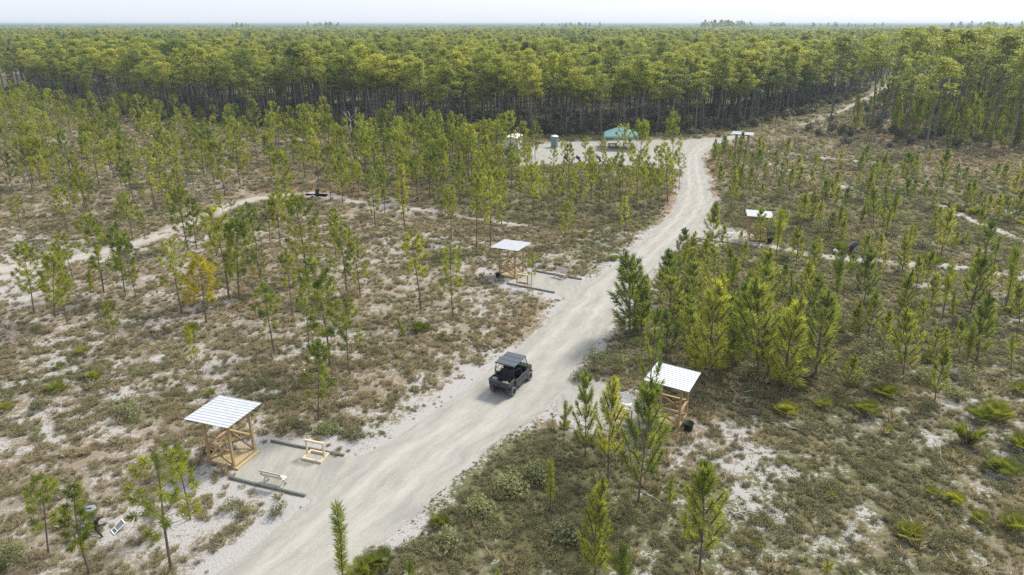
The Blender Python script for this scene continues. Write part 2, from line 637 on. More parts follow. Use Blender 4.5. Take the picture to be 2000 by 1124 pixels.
PATHS = {
    'left': [(-140, 554, 2.2), (0, 529, 2.0), (60, 519, 1.9), (130, 508, 1.5), (210, 490, 1.3), (270, 476, 1.2), (340, 449, 1.3), (400, 426, 1.2), (450, 402, 1.2), (500, 388, 1.1), (560, 381, 0.9), (640, 382, 0.9)],
    'middle': [(600, 378, 1.2), (650, 384, 0.9), (700, 396, 0.7), (770, 404, 0.5), (830, 411, 0.6), (875, 419, 0.7), (920, 427, 0.5), (970, 433, 0.5), (1030, 442, 0.5)],
    'far right': [(1470, 292, 0.8), (1530, 300, 0.9), (1590, 307, 1.0), (1640, 313, 0.8), (1690, 316, 0.6)],
    'right': [(1500, 318, 0.5), (1540, 333, 0.7), (1575, 345, 0.8), (1620, 358, 0.6), (1665, 370, 0.6), (1720, 381, 0.6)],
    'lower right': [(1840, 402, 0.6), (1875, 420, 0.9), (1915, 436, 0.9), (1960, 455, 0.8), (2010, 475, 0.9), (2080, 500, 0.9)],
    'mulch': [(1505, 482, 1.0), (1560, 494, 0.7), (1640, 505, 1.1), (1720, 512, 0.7), (1800, 518, 1.0), (1880, 524, 1.2), (1960, 536, 0.6), (2040, 548, 0.6)],
    'trail': [(1560, 245, 0.4), (1600, 234, 0.5), (1650, 214, 0.7), (1700, 190, 1.6), (1735, 168, 2.0), (1752, 155, 2.2), (1768, 146, 2.4), (1780, 138, 2.4)],
}
EDGE = [(-600, 192), (20, 190), (100, 196), (180, 216), (300, 238), (450, 247), (650, 252), (850, 264), (960, 268), (1080, 266), (1250, 265), (1350, 263), (1440, 254), (1500, 244), (1560, 228), (1650, 198), (1740, 158), (1775, 135), (2700, 125)]


def W(pts, z=0):
    return np.array([at(p[0], p[1], z)[:2] for p in pts])


def seg_dist(P, line):
    """distance of points P (N,2) to a polyline"""
    best = np.full(len(P), 1e9)
    for a, b in zip(line[:-1], line[1:]):
        ab = b - a
        t = np.clip(((P - a) @ ab) / max(ab @ ab, 1e-9), 0, 1)
        best = np.minimum(best, np.linalg.norm(P - (a + t[:, None] * ab), axis=1))
    return best


def inside(P, poly):
    x, y = P[:, 0], P[:, 1]
    c = np.zeros(len(P), bool)
    n = len(poly)
    for i in range(n):
        x1, y1 = poly[i]
        x2, y2 = poly[i - 1]
        if y1 == y2:
            continue
        cond = ((y1 > y) != (y2 > y)) & (x < (x2 - x1) * (y - y1) / (y2 - y1) + x1)
        c ^= cond
    return c


def smooth_line(L, n=400):
    L = np.array(L, float)
    d = np.r_[0, np.cumsum(np.linalg.norm(np.diff(L[:, :2], axis=0), axis=1))]
    t = np.linspace(0, d[-1], n)
    out = np.stack([np.interp(t, d, L[:, k]) for k in range(L.shape[1])], 1)
    k = max(3, n // 45) | 1
    ker = np.hanning(k + 2)[1:-1]
    ker /= ker.sum()
    pad = k // 2
    for c in range(out.shape[1]):
        out[:, c] = np.convolve(np.pad(out[:, c], pad, mode='reflect', reflect_type='odd'), ker, 'valid')
    return out, t


WL, WR = W(ROAD_L), W(ROAD_R)
ROADPOLY = np.concatenate([WL, WR[::-1]])
PADW = {k: W(v) for k, v in PADS.items()}
LOTW = W(LOT)
PATHW = {k: np.array([[*at(a, b)[:2], c] for a, b, c in v]) for k, v in PATHS.items()}
# soft patches seen in the photo: (px, py, rx, ry, sand, green, brown)
BLOBS = [
    (110, 940, 260, 130, .16, -.05, .05), (330, 1020, 120, 110, .25, 0, 0), (400, 880, 90, 60, .35, -.2, 0), (500, 960, 90, 30, .25, -.1, 0),
    (560, 1050, 130, 40, .35, 0, 0), (150, 800, 160, 40, .1, .1, 0), (230, 800, 60, 25, .0, .35, 0), (280, 800, 60, 25, -.3, .5, 0),
    (800, 770, 110, 50, .3, 0, 0), (850, 720, 120, 30, .12, .1, .05), (780, 830, 110, 30, .25, 0, 0), (700, 880, 50, 14, .2, 0, 0), (600, 700, 120, 60, -.05, 0, .35),
    (640, 830, 90, 35, -.15, .3, .15), (950, 540, 60, 25, .5, -.2, 0), (920, 590, 60, 30, .12, 0, .1), (1030, 620, 70, 40, -.25, -.2, .4), (1010, 660, 60, 25, -.2, -.1, .3),
    (560, 540, 60, 40, .1, 0, .2), (700, 480, 80, 50, .08, 0, .2), (760, 560, 120, 40, .1, 0, .1), (10, 540, 70, 60, .6, -.2, 0), (60, 470, 90, 30, .1, 0, 0),
    (1130, 500, 120, 40, .1, .1, .1), (1200, 455, 60, 25, .15, .1, 0), (1230, 500, 60, 20, -.05, .2, .1), (1310, 400, 25, 60, -.3, -.3, .7), (1290, 430, 40, 12, 0, 0, .4),
    (1390, 350, 14, 70, -.3, -.2, .6), (1440, 400, 40, 30, -.3, 0, .5), (1400, 560, 60, 40, -.4, -.1, .5), (1420, 520, 50, 40, -.4, 0, .4),
    (930, 950, 170, 90, -.4, .55, 0), (1080, 1000, 130, 110, -.45, .7, 0), (850, 1080, 120, 50, -.4, .5, .05), (1000, 860, 60, 40, -.2, .2, .2), (1180, 700, 60, 35, -.4, .5, .1),
    (1400, 870, 110, 60, .35, -.25, .0), (1370, 830, 60, 40, .25, -.3, .25), (1480, 830, 90, 30, .18, -.1, .1), (1340, 930, 90, 50, -.15, 0, .4), (1450, 960, 90, 50, .05, 0, .35), (1520, 960, 50, 80, .2, 0, .1),
    (1620, 1040, 60, 40, .2, 0, 0), (1900, 945, 70, 30, .25, 0, 0), (1830, 860, 70, 18, .2, 0, 0), (1930, 1020, 60, 40, .12, 0, 0), (1440, 760, 90, 50, -.3, -.1, .6), (1480, 690, 160, 90, -.4, .25, .1),
    (1700, 650, 200, 110, -.3, .25, 0), (1750, 930, 260, 120, -.05, .2, 0), (1720, 450, 220, 60, -.3, .3, 0), (1560, 460, 80, 50, -.3, .25, 0),
    (1900, 330, 160, 40, .12, .0, .2), (1740, 320, 320, 55, .05, -.25, .25), (1700, 265, 260, 22, 0, -.3, .3), (1960, 290, 90, 25, -.1, 0, .6), (1620, 330, 80, 14, 0, .4, 0), (300, 400, 250, 40, -.1, .1, .1), (100, 420, 140, 50, -.05, .1, .1),
    (1180, 660, 30, 25, .3, 0, .3), (1150, 650, 40, 40, .2, 0, .2), (1200, 640, 40, 20, -.1, 0, .5), (110, 205, 40, 12, 0, -.3, .6), (640, 375, 60, 14, -.1, -.2, .8), (1660, 540, 200, 40, 0, .1, .1),
    (1100, 385, 260, 45, -.25, .3, .05), (1100, 430, 200, 14, -.2, .35, .1), (750, 330, 240, 50, -.3, .2, .05),
]


def cover(x, y):
    """sand, green and brown amounts of the scrub at ground points"""
    px, py, zc = proj(x, y)
    P = np.stack([x, y], 1)
    s = 0.29 + 0.6 * (fbm(x, y, 0.16, 4, 1) - 0.5) + 0.9 * (fbm(x, y, 0.9, 3, 2) - 0.5)
    g = 0.44 + 1.2 * (fbm(x, y, 0.12, 4, 3) - 0.5) + 0.5 * (fbm(x, y, 0.5, 3, 4) - 0.5)
    b = 0.22 + 1.1 * (fbm(x, y, 0.1, 3, 5) - 0.5)
    far = np.clip((y - 60) / 60, 0, 1)
    side = np.clip((px - 900) / 300, -1, 1)
    g = g + 0.13 * side - 0.02
    b = b - 0.06 * side
    s = s - 0.04 * side + 0.03
    s = s - 0.16 * far
    g = g + 0.08 * far
    for cx, cy, rx, ry, ds, dg, db in BLOBS:
        q = np.exp(-(((px - cx) / rx) ** 2 + ((py - cy) / ry) ** 2) * 0.9)
        s = s + 0.65 * ds * q
        g = g + dg * q
        b = b + db * q
    near = (y > 18) & (y < 150) & (np.abs(x) < 70)
    if near.any():
        d = np.full(len(x), 99.0)
        Pn = P[near]
        dd = np.minimum(seg_dist(Pn, WL), seg_dist(Pn, WR))
        for k in PADW.values():
            dd = np.minimum(dd, seg_dist(Pn, np.vstack([k, k[:1]])))
        dd = np.minimum(dd, seg_dist(Pn, np.vstack([LOTW, LOTW[:1]])) * 0.8)
        d[near] = dd
        wd = 0.5 + 1.3 * fbm(x, y, 0.22, 3, 8)
        e = np.exp(-(d / wd) ** 2)
        s = s + 0.5 * e
        g = g - 0.25 * e
    for k, L in PATHW.items():
        d = seg_dist(P, L[:, :2])
        s = s + 0.28 * np.exp(-(d / (1.2 * L[:, 2].mean() + 0.5)) ** 2)
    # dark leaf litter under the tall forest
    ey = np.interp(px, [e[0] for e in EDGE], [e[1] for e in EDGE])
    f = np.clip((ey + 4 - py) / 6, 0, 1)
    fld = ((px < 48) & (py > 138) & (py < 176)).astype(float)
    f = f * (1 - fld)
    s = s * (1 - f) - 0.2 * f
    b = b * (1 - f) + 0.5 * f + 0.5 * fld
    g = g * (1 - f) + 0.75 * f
    return np.clip(s, 0, 1), np.clip(g, 0, 1), np.clip(b, 0, 1)


def on_hard(P, grow=0.0):
    """true on the road, pads, lot and sand tracks"""
    h = inside(P, ROADPOLY) | inside(P, LOTW)
    for k in PADW.values():
        h |= inside(P, k)
    if grow:
        h |= np.minimum(seg_dist(P, WL), seg_dist(P, WR)) < grow
    return h


def bumps(x, y):
    """gentle unevenness of the scrub, zero on the road and pads"""
    return np.zeros_like(x)


def axis_steps(lo, hi, step, far, grow=1.09):
    a = list(np.arange(lo, hi + step, step))
    st = step
    q = a[-1]
    up = []
    while q < far[1]:
        st *= grow
        q += st
        up.append(q)
    st = step
    q = a[0]
    dn = []
    while q > far[0]:
        st *= grow
        q -= st
        dn.append(q)
    return np.array(dn[::-1] + a + up)


def make_ground():
    xs = axis_steps(-48, 48, 0.4, (-9000, 9000), 1.035)
    ys = axis_steps(19, 92, 0.4, (-60, 12000), 1.03)
    X, Y = np.meshgrid(xs, ys, indexing='ij')
    x, y = X.ravel(), Y.ravel()
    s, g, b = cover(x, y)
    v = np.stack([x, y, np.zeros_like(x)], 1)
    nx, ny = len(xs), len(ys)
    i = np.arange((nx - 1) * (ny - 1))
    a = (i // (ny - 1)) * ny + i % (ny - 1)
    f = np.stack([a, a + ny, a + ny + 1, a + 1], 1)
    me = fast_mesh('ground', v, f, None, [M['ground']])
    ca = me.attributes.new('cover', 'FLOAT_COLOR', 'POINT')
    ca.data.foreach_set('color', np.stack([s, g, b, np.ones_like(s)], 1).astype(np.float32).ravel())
    o = bpy.data.objects.new('ground', me)
    COL.objects.link(o)
    return tag(o, 'flat scrub ground of white sand, brown litter and low green growth', 'ground', kind='structure')


make_ground()


def ribbon(name, L, Rr, z, mat, label, cat, nacross=14, jag=0.35, crown=0.0):
    """strip between two edge lines (N,2) with ragged edges; uv.x across, uv.y metres along"""
    N = len(L)
    mid = (L + Rr) / 2
    al = np.r_[0, np.cumsum(np.linalg.norm(np.diff(mid, axis=0), axis=1))]
    wdt = np.linalg.norm(Rr - L, axis=1)
    jl = (fbm(L[:, 0], L[:, 1], 0.8, 5, 11) - 0.5) * 2 * jag
    jr = (fbm(Rr[:, 0], Rr[:, 1], 0.8, 5, 12) - 0.5) * 2 * jag
    vs, uv, tr = [], [], []
    for i in range(N):
        u = (Rr[i] - L[i]) / max(wdt[i], 1e-6)
        a, b = L[i] + u * jl[i], Rr[i] + u * jr[i]
        for k in range(nacross):
            t = k / (nacross - 1)
            p = a + (b - a) * t
            vs.append((p[0], p[1], z + crown * (1 - (2 * t - 1) ** 2)))
            uv.append((t * wdt[i] / 4.5, al[i]))
            tr.append(math.exp(-((t - 0.30) / 0.085) ** 2) + math.exp(-((t - 0.66) / 0.085) ** 2) + 0.6 * math.exp(-((t - 0.48) / 0.04) ** 2) * 0.4)
    fs = []
    for i in range(N - 1):
        for k in range(nacross - 1):
            a = i * nacross + k
            fs.append((a, a + 1, a + nacross + 1, a + nacross))
    me = fast_mesh(name, np.array(vs), np.array(fs), np.array(tr), [mat], attname='track')
    ul = me.uv_layers.new(name='UVMap')
    lv = np.array(fs).ravel()
    ul.data.foreach_set('uv', np.array(uv, np.float32)[lv].ravel())
    o = bpy.data.objects.new(name, me)
    COL.objects.link(o)
    return tag(o, label, cat, kind='structure')


def make_road():
    mid = (WL + WR) / 2
    d = np.r_[0, np.cumsum(np.linalg.norm(np.diff(mid, axis=0), axis=1))]
    n = 620
    t = np.linspace(0, d[-1], n)
    def res(A):
        o = np.stack([np.interp(t, d, A[:, k]) for k in range(2)], 1)
        ker = np.hanning(27)
        ker /= ker.sum()
        for c in range(2):
            q = np.pad(o[:, c], 13, mode='reflect', reflect_type='odd')
            o[:, c] = np.convolve(q, ker, 'valid')
        return o
    return ribbon('road', res(WL), res(WR), 0.012, M['gravel'], 'pale gravel road running from the bottom edge up to the far clearing', 'road', 26, 0.4, 0.05)


make_road()


def flat_poly(name, poly, z, mat, label, cat, jag=0.2):
    """ragged flat sheet"""
    pts = []
    n = len(poly)
    for i in range(n):
        a, b = poly[i], poly[(i + 1) % n]
        m = max(2, int(np.linalg.norm(b - a) / 0.25))
        for k in range(m):
            pts.append(a + (b - a) * k / m)
    pts = np.array(pts)
    pts = pts + np.stack([fbm(pts[:, 0], pts[:, 1], 0.9, 4, 21) - 0.5, fbm(pts[:, 0], pts[:, 1], 0.9, 4, 22) - 0.5], 1) * 2 * jag
    me = bpy.data.meshes.new(name)
    me.from_pydata([(p[0], p[1], z) for p in pts], [], [tuple(range(len(pts)))])
    bm = bmesh.new()
    bm.from_mesh(me)
    bmesh.ops.triangulate(bm, faces=bm.faces)
    bmesh.ops.recalc_face_normals(bm, faces=bm.faces)
    if bm.faces and sum(f.normal.z for f in bm.faces) < 0:
        bmesh.ops.reverse_faces(bm, faces=bm.faces)
    bm.to_mesh(me)
    bm.free()
    ul = me.uv_layers.new(name='UVMap')
    for lp in me.loops:
        c = me.vertices[lp.vertex_index].co
        ul.data[lp.index].uv = (c.x * 0.25, c.y * 0.9)
    me.materials.append(mat)
    o = bpy.data.objects.new(name, me)
    COL.objects.link(o)
    return tag(o, label, cat, kind='structure')


PADLAB = {'near': 'pale gravel pad in front of the shelter at the lower left', 'mid': 'pale gravel pad before the shelter left of the road at mid height',
          'right': 'pale gravel pad beside the shelter right of the road, half hidden by pines', 'upper': 'pale gravel pad before the small shelter right of the road bend'}
for i, (k, p) in enumerate(PADW.items()):
    flat_poly('gravel_pad', p, 0.006, M['gravel'], PADLAB[k], 'gravel pad', 0.12)
flat_poly('sand_lot', LOTW, 0.007, M['gravel'], 'open pale sand clearing in front of the forest with the teal canopy', 'clearing', 0.5)
PATHLAB = {'left': 'sandy two-rut track crossing the scrub at the left', 'middle': 'thin sandy footpath through the young pines left of the road',
           'far right': 'sandy track leading right from the farthest shelter', 'right': 'short sandy path in the scrub below the far right field',
           'lower right': 'thin sandy path at the right edge behind dark palmettos', 'mulch': 'pinkish mulch track past the tilted thrower on the right', 'trail': 'pale trail climbing through the gap in the tall forest'}
for k, L in PATHW.items():
    q, _ = smooth_line(L, 240)
    d = np.gradient(q[:, :2], axis=0)
    nrm = unit(np.stack([d[:, 1], -d[:, 0]], 1))
    wv = 0.85 * q[:, 2:3] * (0.8 + 0.5 * fbm(q[:, 0], q[:, 1], 0.3, 3, 31)[:, None])
    ribbon('path', q[:, :2] - nrm * wv, q[:, :2] + nrm * wv, 0.004, M['path'], PATHLAB[k], 'path', 10, 0.45)


# ------------------------------------------------------------------ pines: prototypes
def trunk_mb(h, r0, g, lean=0.06, n=7):
    mb = MB()
    k = 9
    a, b = g.normal(0, lean, 2)
    ph = g.random() * 6
    pts, rad = [], []
    for i in range(k + 1):
        t = i / k
        pts.append((a * h * t * t * 0.5 + 0.02 * h * math.sin(ph + 3 * t), b * h * t * t * 0.5 + 0.02 * h * math.sin(ph * 2 + 2.5 * t), h * t - (0.12 if i == 0 else 0)))
        rad.append(r0 * (1.25 if i == 0 else 1) * (1 - 0.82 * t))
    off = np.array(pts[0][:2])
    pts = [(p[0] - off[0], p[1] - off[1], p[2]) for p in pts]
    mb.tube(pts, rad, n)
    return mb, np.array(pts)


def along(pts, z):
    return np.array([np.interp(z, pts[:, 2], pts[:, k]) for k in range(3)])


def proto_pine(seed, h, base, blen, kind, needles, dens=1.0):
    """young pine: tapered trunk, whorls of rising limbs, needle brushes at the limb ends"""
    g = np.random.default_rng(seed)
    mb, pts = trunk_mb(h, 0.0095 * h + 0.01, g)
    sp = Soup()
    z = base * h
    first = True
    while z < h * 0.97:
        t = (z - base * h) / (h * (1 - base))
        nb = (int(g.integers(3, 6)) if kind == 'pom' else int(g.integers(4, 7))) if t < 0.85 else 3
        if kind == 'pom' and g.random() < 0.18:
            nb = 2
        a0 = g.random() * 6.28
        prof = (math.sin(math.pi * min(1, 0.25 + t * 0.72)) ** 0.8) if kind == 'pom' else (1 - t) ** 0.75 * (0.6 + 0.4 * min(1, t * 4))
        for q in range(nb):
            if g.random() > dens:
                continue
            az = a0 + q * 6.28 / nb + g.normal(0, 0.25)
            L = blen * max(0.16, prof) * (0.7 + 0.5 * g.random())
            rise = (0.25 + 0.75 * t + g.normal(0, 0.12)) if kind == 'pom' else (0.55 + 0.7 * t + g.normal(0, 0.1))
            p0 = along(pts, z + g.normal(0, 0.06))
            d = np.array([math.cos(az), math.sin(az), rise * 0.7])
            p1 = p0 + unit(d) * L * 0.6
            d2 = np.array([math.cos(az) * 0.8, math.sin(az) * 0.8, rise * 1.2 + (0.25 if kind == 'pom' else 0.6)])
            p2 = p1 + unit(d2) * L * 0.4
            mb.tube([p0, p1, p2], [0.016 + 0.012 * (1 - t), 0.012, 0.007], 4, False)
            v = float(np.clip(g.normal(0.6, 0.32) - 0.25 * t + 0.1, 0, 1))
            if kind == 'pom':
                mb.tube([p2 - unit(d2) * 0.05, p2 + unit(d2) * 0.24], [0.04, 0.022], 5, False)  # shoot drawn thick in dark bark, imitating the shaded core of the tuft
                sp.tuft(g, p2 - unit(d2) * 0.05, d2, 0.2, int(84 * needles), 0.36, 0.036, v, 95, 12)
                if L > 0.45:
                    sd = unit(d2 + g.normal(0, 0.6, 3))
                    sp.tuft(g, p1, sd, 0.22, int(60 * needles), 0.33, 0.036, np.clip(v + 0.12, 0, 1), 85, 20)
                if L > 0.8 and g.random() < 0.7:
                    sd = unit(d + g.normal(0, 0.7, 3))
                    sp.tuft(g, p0 + (p1 - p0) * 0.6, sd, 0.25, int(40 * needles), 0.26, 0.036, np.clip(v + 0.2, 0, 1), 80, 20)
            else:
                sl = min(0.85, 0.45 + 0.5 * L)
                mb.tube([p2 - unit(d2) * sl * 0.6, p2 + unit(d2) * (sl * 0.4 + 0.1)], [0.045, 0.022], 5, False)  # thick dark shoot stands in for shade inside the needle brush
                sp.tuft(g, p2 - unit(d2) * sl * 0.6, d2, sl, int(96 * needles), 0.34, 0.028, v, 66, 16)
                if L > 0.5 and g.random() < 0.55:
                    sd = unit(d + g.normal(0, 0.35, 3))
                    sp.tuft(g, p0 + (p1 - p0) * 0.55, sd, 0.35, int(48 * needles), 0.31, 0.03, np.clip(v + 0.15, 0, 1), 65, 25)
        z += (0.076 * h if kind == 'pom' else 0.135 * h) * (0.8 + 0.4 * g.random()) + 0.1
    top = pts[-1]
    mb.tube([top - np.array([0, 0, 0.45]), top + np.array([0, 0, 0.16])], [0.05, 0.025], 5, False)  # leader thickened too, for a dark shaded-looking core
    if kind == 'pom':
        sp.tuft(g, top - [0, 0, 0.2], (0, 0, 1), 0.32, int(80 * needles), 0.3, 0.034, 0.1, 80, 12)
    else:
        sp.tuft(g, top - [0, 0, 0.55], (0.03, 0, 1), 0.7, int(110 * needles), 0.26, 0.032, 0.12, 58, 14)
    return mb, sp


def proto_stick(seed, h, side, needles):
    """sapling: one upright bottle brush and a few side candles"""
    g = np.random.default_rng(seed)
    mb, pts = trunk_mb(h, 0.03, g, 0.03)
    sp = Soup()
    n = int(h * 0.72 / 0.22)
    for i in range(n):
        c = along(pts, h * (0.3 + 0.7 * i / n))
        v = float(np.clip(0.55 - 0.5 * i / n + g.normal(0, 0.08), 0, 1))
        sp.tuft(g, c, (0, 0, 1), 0.24, int(120 * needles), 0.24, 0.015, v, 68, 30)
    for q in range(side):
        az = g.random() * 6.28
        z = h * (0.34 + 0.3 * g.random())
        p0 = along(pts, z)
        d = unit(np.array([math.cos(az), math.sin(az), 0.9]))
        L = 0.35 + 0.3 * g.random()
        p1 = p0 + d * L
        mb.tube([p0, p0 + d * L * 0.5, p1], [0.015, 0.012, 0.008], 4, False)
        sp.tuft(g, p0 + d * 0.12, d + np.array([0, 0, 0.3]), L, int(160 * needles), 0.22, 0.015, 0.5, 66, 22)
    return mb, sp


def proto_tall(seed, h, crown_from, rad, n_clump, faces, sz, branches=True):
    """old forest pine: long bare pole, domed crown of flattened needle clumps"""
    g = np.random.default_rng(seed)
    mb, pts = trunk_mb(h * 0.96, 0.0105 * h + 0.02, g, 0.03)
    sp = Soup()
    z0 = h * crown_from
    for i in range(n_clump):
        t = g.random() ** 0.7
        z = z0 + (h - z0) * t
        rr = rad * (1 - 0.85 * ((t - 0.35) / 0.65) ** 2 if t > 0.35 else 0.55 + 0.45 * t / 0.35)
        az = g.random() * 6.28
        q = rr * math.sqrt(g.random()) * 0.95
        c0 = along(pts, min(z, h * 0.95) - 0.25 * q)
        c = np.array([c0[0] + q * math.cos(az), c0[1] + q * math.sin(az), z])
        v = float(np.clip(0.25 + 0.5 * t + g.normal(0, 0.15), 0, 1))  # paler up the crown: lit top and shaded underside put into clump colour
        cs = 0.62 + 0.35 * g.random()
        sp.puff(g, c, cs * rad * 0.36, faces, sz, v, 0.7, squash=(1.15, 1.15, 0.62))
        if branches and q > 0.6 and i % 2 == 0:
            mb.tube([c0 - [0, 0, 0.3], (c0 + c) / 2 - [0, 0, 0.15], c], [0.05, 0.035, 0.02], 4, False)
    if branches:
        for i in range(6):
            z = h * (0.35 + 0.3 * g.random())
            az = g.random() * 6.28
            p = along(pts, z)
            L = 0.4 + 0.6 * g.random()
            mb.tube([p, p + [L * math.cos(az), L * math.sin(az), -0.1]], [0.025, 0.01], 3, False)
    return mb, sp


def mesh_of(mb, name, mat):
    me = bpy.data.meshes.new(name)
    me.from_pydata(mb.v, [], mb.f)
    me.materials.append(mat)
    return me


PROTO = {}


def add_proto(key, h, mb, sp, needle='needle', bark='bark'):
    PROTO[key] = (h, mesh_of(mb, 'trunk', M[bark]), sp.mesh('crown', [M[needle]]))


for i in range(9):
    h = 6.2 + 0.2 * i
    mb, sp = proto_pine(100 + i, h, [0.36, 0.4, 0.3, 0.46, 0.4, 0.28, 0.5, 0.34, 0.26][i], [1.25, 1.05, 1.35, 0.95, 1.5, 1.1, 1.3, 0.8, 1.6][i], 'pom', 1.0, [1, .85, 1, .8, .95, .7, 1, .65, .8][i])
    add_proto('pom%d' % i, h, mb, sp, 'needle' if i not in (1, 5) else 'needle_dk')
for i in range(4):
    mb, sp = proto_pine(200 + i, 4.8, [0.2, 0.14, 0.26, 0.3][i], [1.15, 1.0, 1.3, 1.05][i], 'brush', 1.0, 1.0)
    add_proto('brush%d' % i, 4.8, mb, sp, 'needle' if i in (1, 3) else 'needle_dk')
for i in range(2):
    mb, sp = proto_pine(230 + i, 6.6, 0.3, 1.75, 'brush', 1.15, 1.0)
    add_proto('big%d' % i, 6.6, mb, sp, 'needle_dk')
for i in range(3):
    mb, sp = proto_stick(300 + i, 2.6, [3, 0, 5][i], 1.0)
    add_proto('stick%d' % i, 2.6, mb, sp)
mb, sp = proto_pine(150, 5.6, 0.33, 1.15, 'pom', 1.0, 1.0)
add_proto('yellow', 5.6, mb, sp, 'needle_yel')
for i in range(5):
    h = 13.2
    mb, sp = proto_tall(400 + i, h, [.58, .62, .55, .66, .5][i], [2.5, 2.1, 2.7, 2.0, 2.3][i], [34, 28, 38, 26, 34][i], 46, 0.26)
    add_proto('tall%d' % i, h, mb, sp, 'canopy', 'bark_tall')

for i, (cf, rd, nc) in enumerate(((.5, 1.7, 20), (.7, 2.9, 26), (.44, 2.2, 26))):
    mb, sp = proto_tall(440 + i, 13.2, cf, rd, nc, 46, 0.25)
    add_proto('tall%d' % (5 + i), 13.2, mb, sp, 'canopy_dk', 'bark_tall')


def plant(name, key, b, h, label, cat, group, rz=None, lean=None, wide=1.0):
    """one pine: an Empty at its foot with a trunk and a crown"""
    H, tm, cm = PROTO[key]
    k = h / H
    o = bpy.data.objects.new(name, None)
    COL.objects.link(o)
    o.empty_display_size = 0.3
    o.location = b
    rz = random.random() * 6.28 if rz is None else rz
    q = Euler((0, 0, rz)).to_matrix()
    if lean is not None:
        ax = Vector((-lean[1], lean[0], 0))
        if ax.length > 1e-5:
            q = Matrix.Rotation(min(0.35, ax.length), 3, ax.normalized()) @ q
    o.rotation_euler = q.to_euler()
    o.scale = (k * wide, k * wide, k)
    tag(o, label, cat, group)
    for nm, me in (('trunk', tm), ('crown', cm)):
        c = bpy.data.objects.new(nm, me)
        COL.objects.link(c)
        c.parent = o
    return o


